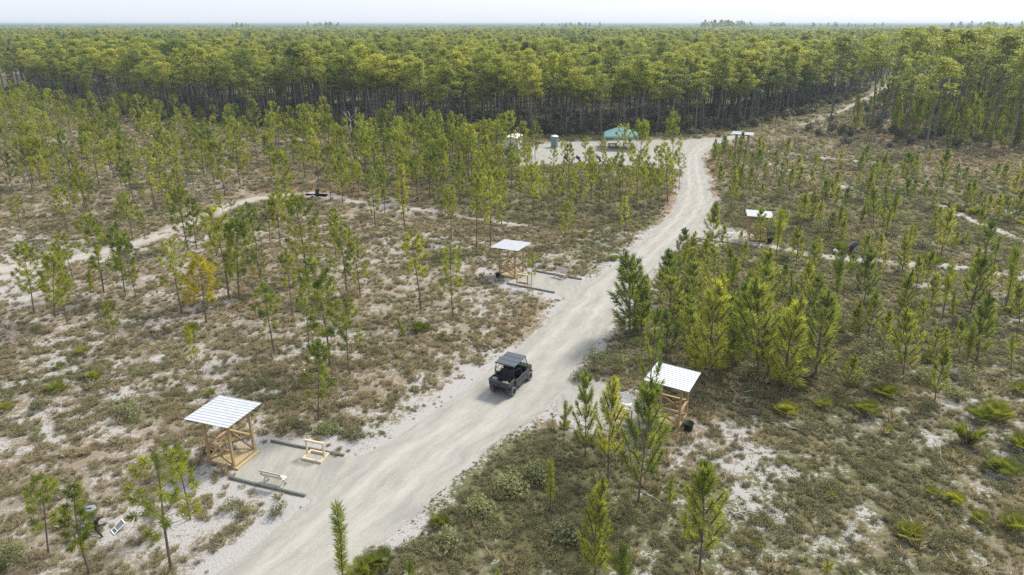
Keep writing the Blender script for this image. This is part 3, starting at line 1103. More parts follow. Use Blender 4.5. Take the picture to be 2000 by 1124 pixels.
# ------------------------------------------------------------------ young pines read off the photo: foot x, y, top x, y, kind, width, label
G_W = 'young pines in the scrub left of the road'
G_E = 'young pines in the scrub right of the road'
PINES = [
    # lower left corner
    (95, 1083, 68, 936, 'pom1', 1.0, 'small thin pine nearest the lower left corner'), (176, 1122, 143, 948, 'pom7', 1.1, 'small pine standing in front of the grey hopper thrower'),
    (335, 1112, 306, 900, 'pom4', 1.15, 'broad young pine below the white-roofed shelter at the lower left'), (372, 1015, 343, 868, 'pom3', 0.9, 'slim young pine right behind the broad one at the lower left'),
    (672, 1178, 651, 994, 'stick1', 0.9, 'upright bottlebrush sapling against the road at the bottom edge'), (801, 1160, 801, 1098, 'stick0', 1.0, 'sapling tip rising from scrub just right of the bottom palmetto'),
    (972, 1150, 975, 1112, 'stick1', 1.0, 'sapling tip barely showing at the bottom edge in dense scrub'),
    (1075, 1010, 1070, 905, 'stick1', 0.9, 'dark single-stem sapling alone in dark scrub below the right shelter'), (1163, 1124, 1168, 946, 'brush1', 0.85, 'bright bushy conical pine at the bottom right of the road'),
    (1218, 1165, 1220, 1064, 'stick2', 1.2, 'short bright sapling beside the bright conical pine at the bottom'), (1366, 1117, 1373, 908, 'brush3', 1.0, 'bare-stemmed young pine with a dense top near the bottom, left of a fallen branch'),
    (1306, 1002, 1312, 940, 'stick2', 1.0, 'small drooping sapling left of the bare-stemmed pine'), (1334, 1072, 1337, 1000, 'stick0', 0.8, 'thin sapling touching the bare-stemmed pine at the bottom'),
    (1613, 1135, 1614, 1092, 'stick2', 1.0, 'sapling tip at the bottom edge right of the fallen branch'),
    # in front of the right shelter
    (1246, 987, 1254, 762, 'brush2', 0.8, 'tall young pine in front of the white bench and right shelter'), (1188, 937, 1190, 745, 'brush3', 0.8, 'young pine left of the tall one before the right shelter'),
    (1143, 892, 1146, 736, 'brush0', 0.75, 'open young pine left of the bench at the right shelter'), (1100, 862, 1103, 788, 'stick2', 0.9, 'small reddish-footed sapling at the road edge left of the right shelter'),
    (1268, 838, 1270, 610, 'big1', 0.65, 'tall full pine rising behind the metal roof of the right shelter'),
    # left field
    (67, 612, 41, 478, 'pom0', 0.9, 'leftmost pine beside the sandy track'), (108, 620, 97, 485, 'pom2', 0.9, 'middle pine of a tight trio by the sandy track at left'),
    (132, 633, 113, 500, 'pom0', 0.9, 'right pine of the tight trio by the sandy track at left'), (144, 550, 123, 452, 'pom3', 0.8, 'thin pine at the near side of the sandy track at left'),
    (203, 572, 176, 425, 'pom2', 0.95, 'tall open pine on the near side of the track at left'), (245, 578, 220, 440, 'pom1', 0.9, 'dark-topped pine next to the tall open one at left'),
    (266, 585, 247, 470, 'pom0', 0.8, 'shorter pine right of the dark-topped one at left'), (178, 586, 178, 528, 'stick2', 0.8, 'small sapling under the tall open pine at left'),
    (355, 614, 336, 474, 'pom4', 0.9, 'bright green pine just left of the yellow pine'), (403, 630, 381, 507, 'yellow', 1.15, 'yellow-needled young pine in the left field'),
    (230, 688, 210, 588, 'pom3', 0.75, 'lone narrow bright pine in open scrub left of the yellow pine'), (389, 745, 370, 645, 'pom3', 0.7, 'lone small pine above the lower left shelter roof'),
    (447, 582, 428, 411, 'pom2', 0.95, 'tall pine of the clump right of the yellow pine'), (468, 587, 450, 436, 'pom0', 0.95, 'second pine of the clump right of the yellow pine'),
    (512, 570, 502, 487, 'pom4', 0.85, 'short round-topped pine right of the clump by the yellow pine'), (571, 616, 558, 488, 'pom3', 0.8, 'sparse thin pine between the clump and the tall dark pine trio'),
    (600, 550, 583, 384, 'pom0', 0.95, 'tall pine with pale yellowish tufts in the middle of the left field'), (535, 690, 526, 560, 'pom1', 1.05, 'rounded open pine left of the tall dark trio'),
    (603, 672, 592, 556, 'pom1', 0.8, 'left dark pine of the trio in the left field'), (644, 715, 624, 515, 'pom2', 0.95, 'tallest pine of the trio in the left field'),
    (682, 730, 672, 590, 'pom4', 0.9, 'right pine of the trio in the left field'), (622, 822, 614, 672, 'pom0', 0.95, 'lone pine in the scrub above the small wooden frame stand'),
    (795, 668, 775, 624, 'stick2', 1.1, 'leaning sapling in open scrub left of the road'), (822, 606, 814, 453, 'pom3', 0.95, 'sparse pine with upright tip left of the middle shelter'),
    (885, 622, 880, 486, 'pom4', 0.85, 'candelabra-topped pine nearest the middle shelter on its left'), (1037, 562, 1037, 497, 'pom1', 0.85, 'small pine on the pad edge of the middle shelter'),
    (1103, 478, 1104, 397, 'pom0', 0.95, 'small full pine in the brown scrub above the middle bench'), (1219, 463, 1222, 386, 'pom2', 0.8, 'small pine by the left road edge below the bend'),
]
L_N = 'slim young pine among others along the sandy track in the left field'
L_M = 'young pine in the crowded stand between the middle shelter and the clearing'
L_E = 'young pine in the dense green thicket between the right shelter and the road'
L_R = 'young pine scattered in the scrub at the right side below the field'
L_F = 'small pine in the open field at the far right'
for q, kinds, lab in (
    ([(367, 489, 352, 372), (384, 487, 374, 392), (437, 421, 424, 375), (336, 435, 328, 375), (424, 499, 412, 430), (484, 520, 470, 410), (502, 487, 489, 398), (528, 482, 518, 395),
      (548, 482, 541, 379), (564, 418, 553, 300), (655, 479, 648, 408), (657, 508, 650, 420), (135, 462, 112, 362), (283, 465, 270, 402), (40, 447, 28, 385), (248, 377, 243, 310),
      (194, 363, 182, 262), (66, 365, 52, 280), (78, 362, 66, 270), (25, 375, 10, 300), (125, 365, 112, 308), (456, 515, 446, 452), (422, 500, 416, 455), (677, 577, 668, 449), (681, 503, 678, 440), (704, 580, 697, 470),
      (260, 470, 240, 380), (233, 448, 236, 400), (318, 390, 305, 300), (338, 405, 330, 340)],
     ('pom0', 'pom5', 'pom2', 'pom3', 'pom7', 'pom4', 'pom1', 'pom8', 'pom6'), L_N),
    ([(646, 384, 641, 285), (669, 399, 661, 290), (681, 388, 672, 310), (733, 445, 724, 330), (752, 420, 745, 330), (792, 452, 783, 325), (882, 471, 878, 367), (931, 485, 926, 331), (958, 487, 953, 350),
      (865, 383, 862, 273), (898, 405, 893, 300), (939, 415, 930, 300), (838, 359, 836, 262), (715, 352, 704, 227), (879, 322, 884, 221), (922, 331, 919, 244), (936, 304, 934, 239), (973, 356, 971, 285),
      (748, 330, 745, 218), (782, 330, 776, 232), (800, 300, 797, 213), (845, 330, 841, 218), (820, 330, 818, 225), (862, 330, 858, 233), (660, 320, 655, 245), (790, 370, 790, 262), (997, 304, 994, 220),
      (1020, 306, 1018, 240), (1029, 314, 1028, 255), (1045, 312, 1043, 240), (1111, 378, 1112, 281), (1143, 324, 1143, 267), (1154, 392, 1154, 290), (1177, 326, 1178, 271), (1212, 404, 1212, 300),
      (1216, 345, 1217, 246), (1243, 398, 1251, 242), (1256, 418, 1261, 325), (1304, 396, 1292, 283), (1312, 374, 1313, 218), (1288, 414, 1284, 330), (1016, 404, 1015, 310), (1041, 442, 1040, 320),
      (1082, 422, 1084, 330), (1132, 426, 1132, 320), (980, 442, 975, 335), (1058, 410, 1056, 330), (974, 358, 970, 290), (1190, 400, 1188, 320), (1170, 410, 1168, 335), (1100, 400, 1098, 330), (1270, 400, 1268, 320), (1230, 415, 1228, 350), (1326, 372, 1328, 300)],
     ('pom0', 'pom8', 'pom2', 'pom5', 'pom1', 'pom7', 'pom6', 'pom3', 'pom4'), L_M),
    ([(1330, 520, 1337, 449), (1352, 512, 1356, 456), (1308, 592, 1313, 495), (1304, 656, 1307, 540), (1228, 661, 1220, 500), (1240, 645, 1237, 508), (1254, 645, 1262, 545), (1350, 608, 1356, 514), (1396, 575, 1398, 482),
      (1440, 628, 1440, 575), (1399, 640, 1403, 549), (1416, 582, 1419, 530), (1484, 590, 1490, 490), (1495, 642, 1502, 520), (1556, 640, 1557, 585), (1346, 700, 1346, 600), (1386, 738, 1403, 548), (1478, 745, 1491, 560),
      (1432, 735, 1436, 650), (1440, 700, 1446, 585), (1593, 735, 1613, 577), (1535, 766, 1553, 589), (1653, 766, 1660, 696), (1290, 600, 1292, 530), (1320, 650, 1325, 570), (1370, 660, 1372, 590), (1420, 660, 1425, 580),
      (1465, 680, 1470, 560), (1520, 700, 1528, 600), (1340, 640, 1342, 560), (1300, 700, 1302, 610), (1360, 730, 1360, 650), (1500, 740, 1508, 650), (1378, 600, 1380, 530), (1462, 610, 1466, 530)],
     ('brush0', 'brush1', 'brush2', 'big0', 'brush0'), L_E),
    ([(1390, 492, 1397, 401), (1482, 482, 1487, 408), (1514, 510, 1524, 412), (1528, 455, 1529, 405), (1553, 527, 1561, 447), (1643, 472, 1650, 424), (1598, 505, 1602, 465), (1583, 552, 1591, 475), (1632, 602, 1648, 488),
      (1660, 545, 1666, 497), (1452, 522, 1456, 472), (1422, 505, 1423, 471), (1446, 484, 1447, 452), (1409, 492, 1415, 442), (1612, 650, 1617, 576), (1762, 742, 1776, 614), (1825, 790, 1841, 687), (1842, 690, 1848, 641),
      (1872, 695, 1878, 626), (1908, 705, 1931, 581), (1975, 722, 1980, 656), (1684, 515, 1690, 459), (1715, 517, 1723, 457), (1762, 529, 1771, 459), (1838, 502, 1852, 410), (1922, 524, 1935, 435), (1963, 605, 1985, 485),
      (1685, 602, 1699, 497), (1727, 530, 1731, 495), (1764, 610, 1776, 530), (1787, 573, 1799, 502), (1818, 607, 1828, 537), (1840, 625, 1854, 517), (1895, 612, 1913, 502), (1932, 572, 1941, 520), (1928, 650, 1934, 583),
      (1785, 476, 1788, 445), (1824, 456, 1827, 415), (1742, 452, 1753, 374), (1705, 444, 1714, 369), (1721, 457, 1726, 408), (1670, 660, 1676, 590), (1725, 690, 1732, 610), (1795, 655, 1802, 585), (1860, 640, 1866, 570), (1990, 640, 1998, 560)],
     ('brush3', 'brush0', 'stick0', 'brush2', 'brush3', 'brush1'), L_R),
    ([(1535, 316, 1540, 272), (1446, 369, 1449, 320), (1526, 357, 1529, 319), (1515, 347, 1518, 313), (1583, 372, 1586, 333), (1585, 430, 1592, 372), (1605, 362, 1609, 325), (1612, 393, 1611, 353), (1625, 392, 1625, 355),
      (1599, 440, 1604, 392), (1707, 360, 1713, 311), (1769, 368, 1778, 298), (1840, 374, 1845, 295), (1815, 314, 1816, 294), (1895, 404, 1902, 358), (1911, 406, 1915, 374), (1929, 428, 1936, 381), (1948, 430, 1953, 379),
      (1966, 436, 1969, 383), (1980, 430, 1991, 372), (1673, 374, 1680, 340), (1722, 347, 1730, 299), (1405, 312, 1402, 281), (1398, 316, 1396, 285), (1484, 290, 1486, 266), (1425, 318, 1428, 290), (1440, 345, 1442, 310), (1470, 330, 1472, 300)],
     ('brush3', 'brush1', 'brush0', 'brush2'), L_F)):
    for i, p in enumerate(q):
        PINES.append((*p, kinds[i % len(kinds)], 1.0, lab))

USED = []
for (bx, by, tx, ty, key, wd, lab) in PINES:
    b = at(bx, by)
    h = min(height_for(b, ty), 12.0)
    # lean so that the tip also lies where the photo has it
    px, _, zc = proj(b.x, b.y, h)
    lean = (tx - px) * zc / F_PX / h
    if lab == L_E:
        wd = 1.15
    if key.startswith('pom') and h > 8.2:
        wd *= 0.85
    if lab == L_M:
        wd *= 0.8
    g = G_W if (b.x < 3 or lab == L_M) and lab not in (L_E, L_R, L_F) else G_E
    plant('young_pine', key, b, h, lab, 'young pine', g, lean=(lean * 0.8, 0), wide=wd)
    USED.append((b.x, b.y))

# more of the crowded stands, one pine at a time, nearest first until 300 stand
ZONES = [
    ([(-60, 330), (-60, 180), (180, 212), (400, 244), (660, 258), (860, 272), (960, 290), (640, 330), (300, 345)], 27.0, 'pom', 'young pine in the thick green stand below the dark forest wall at left'),
    ([(-60, 420), (-60, 330), (330, 330), (640, 320), (640, 375), (420, 395), (200, 440)], 38.0, 'pom', L_N),
    ([(640, 330), (960, 292), (1040, 330), (1310, 335), (1315, 395), (1240, 430), (1000, 430), (760, 400), (660, 385)], 17.0, 'pom', L_M),
    ([(1270, 600), (1340, 500), (1560, 560), (1700, 640), (1560, 760), (1400, 760), (1290, 690)], 6.0, 'brush', L_E),
    ([(1560, 530), (2060, 520), (2060, 760), (1700, 760)], 24.0, 'brush', L_R),
    ([(1480, 330), (1700, 320), (1760, 470), (1560, 470)], 19.0, 'brush', L_F),
    ([(1700, 330), (2060, 350), (2060, 480), (1760, 470)], 24.0, 'brush', L_F),
    ([(1385, 300), (1500, 285), (1490, 420), (1400, 400)], 13.0, 'brush', L_F),
    ([(1500, 420), (1760, 470), (2060, 480), (2060, 520), (1560, 530)], 28.0, 'brush', L_R),
]
cand = []
for poly, area, kd, lab in ZONES:
    Wp = W(poly)
    lo, hi = Wp.min(0), Wp.max(0)
    st = math.sqrt(area)
    gx, gy = np.meshgrid(np.arange(lo[0], hi[0], st), np.arange(lo[1], hi[1], st), indexing='ij')
    P = np.stack([gx.ravel(), gy.ravel()], 1)
    P += rng.uniform(-0.48, 0.48, P.shape) * st
    P = P[inside(P, Wp)]
    P = P[~on_hard(P, 1.2)]
    for p in P:
        cand.append((p[0], p[1], kd, lab))
cand.sort(key=lambda c: c[1])
thick = []
count = len(USED)
U = np.array(USED)
for x, y, kd, lab in cand:
    if np.min(np.hypot(U[:, 0] - x, U[:, 1] - y)) < (1.5 if kd == 'pom' else 1.1):
        continue
    if any(seg_dist(np.array([[x, y]]), L[:, :2])[0] < L[:, 2].max() + 0.3 for L in PATHW.values()):
        continue
    px, py, _ = proj(x, y)
    h = (6.6 if kd == 'pom' else 3.2) * random.uniform(0.6, 1.2)
    if lab == L_M and px > 1000:
        h *= 0.62
    if lab.startswith('young pine in the thick'):
        h = random.uniform(3.6, 7.4)
    key = 'pom%d' % random.randrange(9) if kd == 'pom' else random.choice(['brush0', 'brush1', 'brush2', 'brush3', 'stick0', 'stick2'])
    U = np.vstack([U, [x, y]])
    if count < 300 and -60 < px < 2060:
        plant('young_pine', key, Vector((x, y, 0)), h, lab, 'young pine', G_W if kd == 'pom' else G_E, lean=(random.gauss(0, .04), random.gauss(0, .04)), wide=random.uniform(0.9, 1.15))
        count += 1
    else:
        thick.append((x, y, h, int(key[-1]) if key.startswith('pom') else 9 + int(key[-1]) % 4))


# ------------------------------------------------------------------ scattered masses: one object each, instances over points
def lib(name, meshes):
    """source meshes in a collection that is not part of the scene"""
    c = bpy.data.collections.new(name)
    for i, me in enumerate(meshes):
        o = bpy.data.objects.new('%s_%02d' % (name, i), me)
        c.objects.link(o)
    return c


def join_tree(H, tm, cm, name):
    """trunk and crown of one pine as a single mesh"""
    bm = bmesh.new()
    bm.from_mesh(tm)
    k = len(bm.faces)
    bm.from_mesh(cm)
    bm.faces.ensure_lookup_table()
    for f in bm.faces[k:]:
        f.material_index = 1
    me = bpy.data.meshes.new(name)
    bm.to_mesh(me)
    bm.free()
    me.materials.append(tm.materials[0])
    me.materials.append(cm.materials[0])
    return me


def scatter(name, P, rz, sc, idx, tint, coll, label, cat, z=None, sz=None):
    n = len(P)
    me = bpy.data.meshes.new(name)
    me.vertices.add(n)
    co = np.zeros((n, 3), np.float32)
    co[:, :2] = P
    if z is not None:
        co[:, 2] = z
    me.vertices.foreach_set('co', co.ravel())
    rot = np.zeros((n, 3), np.float32)
    rot[:, 2] = rz
    s3 = np.repeat(np.asarray(sc, np.float32)[:, None], 3, 1)
    if sz is not None:
        s3[:, 2] = sz
    for nm, tp, key, data in (('rot', 'FLOAT_VECTOR', 'vector', rot.ravel()), ('sc', 'FLOAT_VECTOR', 'vector', s3.ravel()),
                              ('idx', 'INT', 'value', np.asarray(idx, np.int32)), ('tint', 'FLOAT', 'value', np.asarray(tint, np.float32))):
        a = me.attributes.new(nm, tp, 'POINT')
        a.data.foreach_set(key, np.ascontiguousarray(data))
    o = bpy.data.objects.new(name, me)
    COL.objects.link(o)
    ng = bpy.data.node_groups.new(name, 'GeometryNodeTree')
    ng.interface.new_socket('Geometry', in_out='INPUT', socket_type='NodeSocketGeometry')
    ng.interface.new_socket('Geometry', in_out='OUTPUT', socket_type='NodeSocketGeometry')
    n_, l_ = ng.nodes, ng.links
    gi, go = n_.new('NodeGroupInput'), n_.new('NodeGroupOutput')
    ci = n_.new('GeometryNodeCollectionInfo')
    ci.inputs['Collection'].default_value = coll
    ci.inputs['Separate Children'].default_value = True
    ci.inputs['Reset Children'].default_value = True
    ip = n_.new('GeometryNodeInstanceOnPoints')
    ip.inputs['Pick Instance'].default_value = True

    def na(nm, tp):
        q = n_.new('GeometryNodeInputNamedAttribute')
        q.data_type = tp
        q.inputs['Name'].default_value = nm
        return q.outputs['Attribute']
    l_.new(gi.outputs[0], ip.inputs['Points'])
    l_.new(ci.outputs[0], ip.inputs['Instance'])
    l_.new(na('idx', 'INT'), ip.inputs['Instance Index'])
    l_.new(na('rot', 'FLOAT_VECTOR'), ip.inputs['Rotation'])
    l_.new(na('sc', 'FLOAT_VECTOR'), ip.inputs['Scale'])
    l_.new(ip.outputs[0], go.inputs[0])
    md = o.modifiers.new('scatter', 'NODES')
    md.node_group = ng
    return tag(o, label, cat, kind='stuff')


# the thick stand at the back of the left field
keys = ['pom%d' % i for i in range(9)] + ['brush0', 'brush1', 'brush2', 'brush3']
YLIB = lib('pine_kind', [join_tree(*PROTO[k], 'p') for k in keys])
YH = np.array([PROTO[k][0] for k in keys])
for nm_, sel_, lab_ in (('young_pine_thicket', lambda x: x < 22, 'mass of small green pines filling the far left field before the forest'),
                        ('sapling_thicket', lambda x: x >= 22, 'loose mass of small pine saplings in the scrub and field on the right')):
    T = np.array([t for t in thick if sel_(t[0])])
    ii = T[:, 3].astype(int)
    scatter(nm_, T[:, :2], rng.random(len(T)) * 6.28, T[:, 2] / YH[ii], ii, rng.random(len(T)), YLIB, lab_, 'pine thicket')

# ------------------------------------------------------------------ the tall forest
TRAIL = PATHW['trail'][:, :2]
FARSH = np.array([at(1448, 290)[:2]])


def forest_mask(P):
    px, py, _ = proj(P[:, 0], P[:, 1])
    ey = np.interp(px, [e[0] for e in EDGE], [e[1] for e in EDGE])
    m = (py < ey) & ~((px < 46) & (py > 136) & (py < 178))
    m &= seg_dist(P, TRAIL) > 3.2 + 1.6 * rng.random(len(P))
    m &= ~on_hard(P, 2.0)
    return m


def jitter_grid(y0, y1, st, slope=0.84, extra=30):
    ys = np.arange(y0, y1, st)
    pts = []
    for y in ys:
        hw = slope * y + extra
        x = np.arange(-hw, hw, st)
        pts.append(np.stack([x, np.full_like(x, y)], 1))
    P = np.concatenate(pts)
    return P + rng.uniform(-0.5, 0.5, P.shape) * st


F1 = jitter_grid(140, 330, 3.9)
F1 = F1[forest_mask(F1)]
F1 = F1[F1[:, 1] > 140]
# the right-hand stand: fewer tall pines over young growth
RS = W([(1535, 262), (1600, 287), (1750, 296), (2150, 304), (2150, 110), (1800, 128), (1770, 150), (1742, 172), (1700, 196), (1640, 224), (1590, 244)])
RP = jitter_grid(112, 330, 6.8)
RP = RP[inside(RP, RS) & (seg_dist(RP, TRAIL) > 4)]
prx, _, _ = proj(RP[:, 0], RP[:, 1])
RP = RP[rng.random(len(RP)) < np.clip((prx - 1600) / 300, 0.1, 0.8)]
F1 = F1[~inside(F1, RS)]
F1 = F1[fbm(F1[:, 0], F1[:, 1], 0.06, 3, 71) > 0.33]
hf = 0.82 + 0.42 * fbm(F1[:, 0], F1[:, 1], 0.035, 3, 72)
tall_all = [(p[0], p[1], random.uniform(10.6, 16.4) * q, 0) for p, q in zip(F1, hf)] + [(p[0], p[1], random.uniform(14.5, 21.0), 1) for p in RP]
px, py, _ = proj(np.array([t[0] for t in tall_all]), np.array([t[1] for t in tall_all]))
vis = (px > -10) & (px < 2010)
# the largest in view: the front of the forest wall first
ey = np.interp(px, [e[0] for e in EDGE], [e[1] for e in EDGE])
depth = np.array([t[1] for t in tall_all])
front = np.where(np.array([t[3] for t in tall_all]) == 1, depth - 45, np.maximum(0, ey - py) * 6 + depth * 0.25)
order = np.argsort(np.where(vis, front, 1e9))
single = set(order[:300].tolist())
rest = []
for i, (x, y, h, st) in enumerate(tall_all):
    if i in single:
        if st:
            lab = 'tall pine rising above the young growth on the right, behind the open field'
        elif px[i] < 330:
            lab = 'tall bare-trunked pine at the left end of the forest wall'
        elif px[i] < 960:
            lab = 'tall bare-trunked pine in the forest wall behind the thick young stand'
        elif px[i] < 1420:
            lab = 'tall bare-trunked pine in the forest wall behind the clearing and teal canopy'
        else:
            lab = 'tall bare-trunked pine in the forest wall left of the pale trail'
        plant('forest_pine', 'tall%d' % random.randrange(8), Vector((x, y, 0)), h, lab, 'tall pine', 'tall pines along the forest edge', lean=(random.gauss(0, .025), random.gauss(0, .02)), wide=random.uniform(0.95, 1.3))
    else:
        rest.append((x, y, h))
F2 = jitter_grid(330, 900, 6.0)
F2 = F2[forest_mask(F2)]
F2 = F2[fbm(F2[:, 0], F2[:, 1], 0.03, 3, 73) > 0.34]
rest += [(p[0], p[1], h) for p, h in zip(F2, rng.uniform(10, 16.2, len(F2)) * (0.8 + 0.45 * fbm(F2[:, 0], F2[:, 1], 0.015, 3, 74)))]
rest = np.array(rest)
TLIB = lib('tall_kind', [join_tree(*PROTO['tall%d' % i], 't') for i in range(8)])
scatter('forest', rest[:, :2], rng.random(len(rest)) * 6.28, rest[:, 2] / 13.2 * rng.uniform(0.9, 1.25, len(rest)), rng.integers(0, 8, len(rest)), rng.random(len(rest)), TLIB,
        'dense pine forest with yellow-green domed crowns stretching back from its front rows', 'forest', sz=rest[:, 2] / 13.2)

# far woods: patches of crowns out to the horizon
def crown_patch(seed, n, r):
    g = np.random.default_rng(seed)
    sp = Soup()
    for i in range(n):
        a, q = g.random() * 6.28, r * math.sqrt(g.random())
        h = g.normal(10.5, 1.1)
        sp.puff(g, (q * math.cos(a), q * math.sin(a), h), g.uniform(2.0, 2.9), 55, 1.15, g.random(), 0.9, squash=(1, 1, 0.75))
        sp.puff(g, (q * math.cos(a), q * math.sin(a), h - 4), 2.0, 14, 2.2, 0.1, 0.2, squash=(0.8, 0.8, 1.6))  # lower crown dark: shade under the dome put into leaf colour
    return sp.mesh('patch', [M['canopy']])


PLIB = lib('far_patch', [crown_patch(600 + i, 26, 13) for i in range(4)])
far = []
for y0, y1, st, k in ((900, 1500, 19, 1.0), (1500, 2600, 27, 1.25), (2600, 4600, 44, 1.9), (4600, 8500, 80, 3.2)):
    P = jitter_grid(y0, y1, st, 0.8, 40)
    for p in P:
        far.append((p[0], p[1], k))
far = np.array(far)
hz = rng.uniform(0.8, 1.15, len(far)) * (0.8 + 0.5 * fbm(far[:, 0], far[:, 1], 0.0021, 3, 41))
# taller ground and trees on the skyline

scatter('far_woods', far[:, :2], rng.random(len(far)) * 6.28, far[:, 2], rng.integers(0, 4, len(far)), rng.random(len(far)), PLIB,
        'distant flat woodland fading blue towards the horizon', 'far woods', sz=hz)

# a few clumps of much taller pines that break the skyline
sk = []
for px_, n_, sp_, dd, hh in ((1408, 60, 40, 1500, 27.5), (1110, 30, 60, 1700, 24), (640, 24, 30, 1500, 24.3), (470, 16, 24, 1400, 24), (1640, 20, 80, 1400, 24), (1930, 40, 80, 1250, 24.5), (1520, 20, 60, 1700, 24.6)):
    for _ in range(n_):
        y_ = dd * rng.uniform(0.92, 1.1)
        zc_ = y_ * CP + CAM_H * SP
        x_ = (px_ + rng.normal(0, sp_ * 0.6) - 1000) / F_PX * zc_
        sk.append((x_, y_, hh * rng.uniform(0.82, 1.08)))
sk = np.array(sk)
scatter('skyline_pines', sk[:, :2], rng.random(len(sk)) * 6.28, sk[:, 2] / 13.2 * 0.8, rng.integers(0, 5, len(sk)), rng.random(len(sk)), TLIB,
        'clumps of taller hazy pines breaking the horizon', 'skyline pines', sz=sk[:, 2] / 13.2)

# young growth under the right-hand stand and gaps of the wall
Q = jitter_grid(112, 240, 3.9)
Q = Q[inside(Q, RS) & (seg_dist(Q, TRAIL) > 3.5)]
pq, pyq, _ = proj(Q[:, 0], Q[:, 1])
Q = Q[(rng.random(len(Q)) < np.clip((pq - 1700 + 500 * (fbm(Q[:, 0], Q[:, 1], 0.07, 3, 61) - 0.5)) / 200, 0.04, 0.9))]
ki = rng.integers(9, 13, len(Q))
hq = rng.uniform(3.5, 8.5, len(Q))
scatter('young_growth', Q, rng.random(len(Q)) * 6.28, hq / 4.8 * 0.8, ki, rng.random(len(Q)), YLIB,
        'bright green young growth packed under the tall pines on the right', 'young growth', sz=hq / 4.8)


# ------------------------------------------------------------------ undergrowth
def proto_grass(seed, n, h, r, wd=0.009):
    g = np.random.default_rng(seed)
    sp = Soup()
    a = g.random(n) * 6.28
    q = r * np.sqrt(g.random(n))
    base = np.stack([q * np.cos(a), q * np.sin(a), np.zeros(n)], 1)
    out = np.stack([np.cos(a), np.sin(a), np.zeros(n)], 1) + g.normal(0, 0.5, (n, 3)) * [1, 1, 0]
    L = h * (0.5 + 0.6 * g.random(n))
    mid = base + out * (0.16 * L)[:, None] + np.array([0, 0, 1]) * (0.62 * L)[:, None]
    tip = base + out * (0.38 * L)[:, None] + np.array([0, 0, 1]) * (0.92 * L)[:, None]
    sd = unit(np.cross(out, [0, 0, 1.0]) + g.normal(0, 0.3, (n, 3))) * wd
    sp.tris(np.stack([base - sd, base + sd, mid], 1), g.random(n))
    sp.tris(np.stack([base + sd, mid + sd * 0.6, tip], 1), g.random(n))
    return sp


def proto_scrub(seed, n, r, h, sz, twigs, m_leaf=0, m_twig=1):
    g = np.random.default_rng(seed)
    sp = Soup()
    for k in range(5):
        a, q = g.random() * 6.28, r * 0.55 * math.sqrt(g.random())
        c = np.array([q * math.cos(a), q * math.sin(a), h * (0.42 + 0.3 * g.random())])
        sp.puff(g, c, r * (0.42 + 0.25 * g.random()), n // 5, sz, g.random(), 0.5, m_leaf, (1, 1, 0.75 * h / r))
    for k in range(twigs):
        a = g.random() * 6.28
        d = unit(np.array([math.cos(a), math.sin(a), g.uniform(0.5, 1.8)]))
        p0 = np.array([math.cos(a), math.sin(a), 0]) * r * 0.15
        L = h * g.uniform(0.8, 1.45)
        s = unit(np.cross(d, g.normal(size=3))) * 0.008
        sp.tris(np.stack([p0 - s, p0 + s, p0 + d * L])[None], g.random(), m_twig)
    return sp


def split_mats(sp, name, mats):
    return sp.mesh(name, mats)


GL = lib('cover_kind', [proto_grass(700, 90, 0.25, 0.15).mesh('g', [M['grass']]), proto_grass(701, 90, 0.17, 0.2).mesh('g', [M['grass']]), proto_grass(702, 60, 0.55, 0.12, 0.007).mesh('g', [M['grass']]),
                        proto_scrub(710, 170, 0.25, 0.15, 0.04, 26).mesh('s', [M['scrub'], M['twig']]), proto_scrub(711, 220, 0.34, 0.2, 0.042, 34).mesh('s', [M['scrub'], M['twig']]),
                        proto_scrub(712, 70, 0.3, 0.22, 0.045, 60).mesh('s', [M['scrub'], M['twig']]), proto_scrub(713, 340, 0.52, 0.34, 0.05, 40).mesh('s', [M['scrub'], M['twig']])])


def cover_scatter(y0, y1, st, k):
    P = jitter_grid(y0, y1, st, 0.84, 10)
    px, py, _ = proj(P[:, 0], P[:, 1])
    ey = np.interp(px, [e[0] for e in EDGE], [e[1] for e in EDGE])
    P = P[(py > ey - 4)]
    P = P[~on_hard(P)]
    for k_, L in PATHW.items():
        P = P[(seg_dist(P, L[:, :2]) > L[:, 2].mean() * (1.0 if k_ == 'left' else 0.8)) | (rng.random(len(P)) < (0.03 if k_ == 'left' else 0.15))]
    s, g, b = cover(P[:, 0], P[:, 1])
    loc = fbm(P[:, 0], P[:, 1], 1.5, 4, 51)
    sandy = s + 2.0 * (loc - 0.5)
    keep = rng.random(len(P)) < np.clip(1.25 - 1.7 * sandy, 0.04, 1.0)
    P, s, g, b = P[keep], s[keep], g[keep], b[keep]
    n = len(P)
    edge = np.minimum(seg_dist(P, WL), seg_dist(P, WR))
    small = np.clip(edge / 1.2, 0.35, 1)
    u = rng.random(n)
    gg = g + 1.0 * (fbm(P[:, 0], P[:, 1], 0.35, 3, 52) - 0.5)
    isg = u < np.clip(0.15 + 1.0 * (gg - 0.15), 0.05, 0.97)
    idx = np.where(isg, rng.choice([3, 4, 5, 6], n, p=[.42, .28, .2, .1]), rng.choice([0, 1, 2, 5], n, p=[.4, .36, .06, .18]))
    tint = np.clip(np.where(isg, 0.15 + 0.7 * fbm(P[:, 0], P[:, 1], 0.15, 3, 53) + rng.normal(0, 0.15, n), 0.55 - 0.6 * b + rng.normal(0, 0.2, n)), 0, 1)
    sc = k * rng.uniform(0.6, 1.25, n) * small
    return P, sc, idx, tint


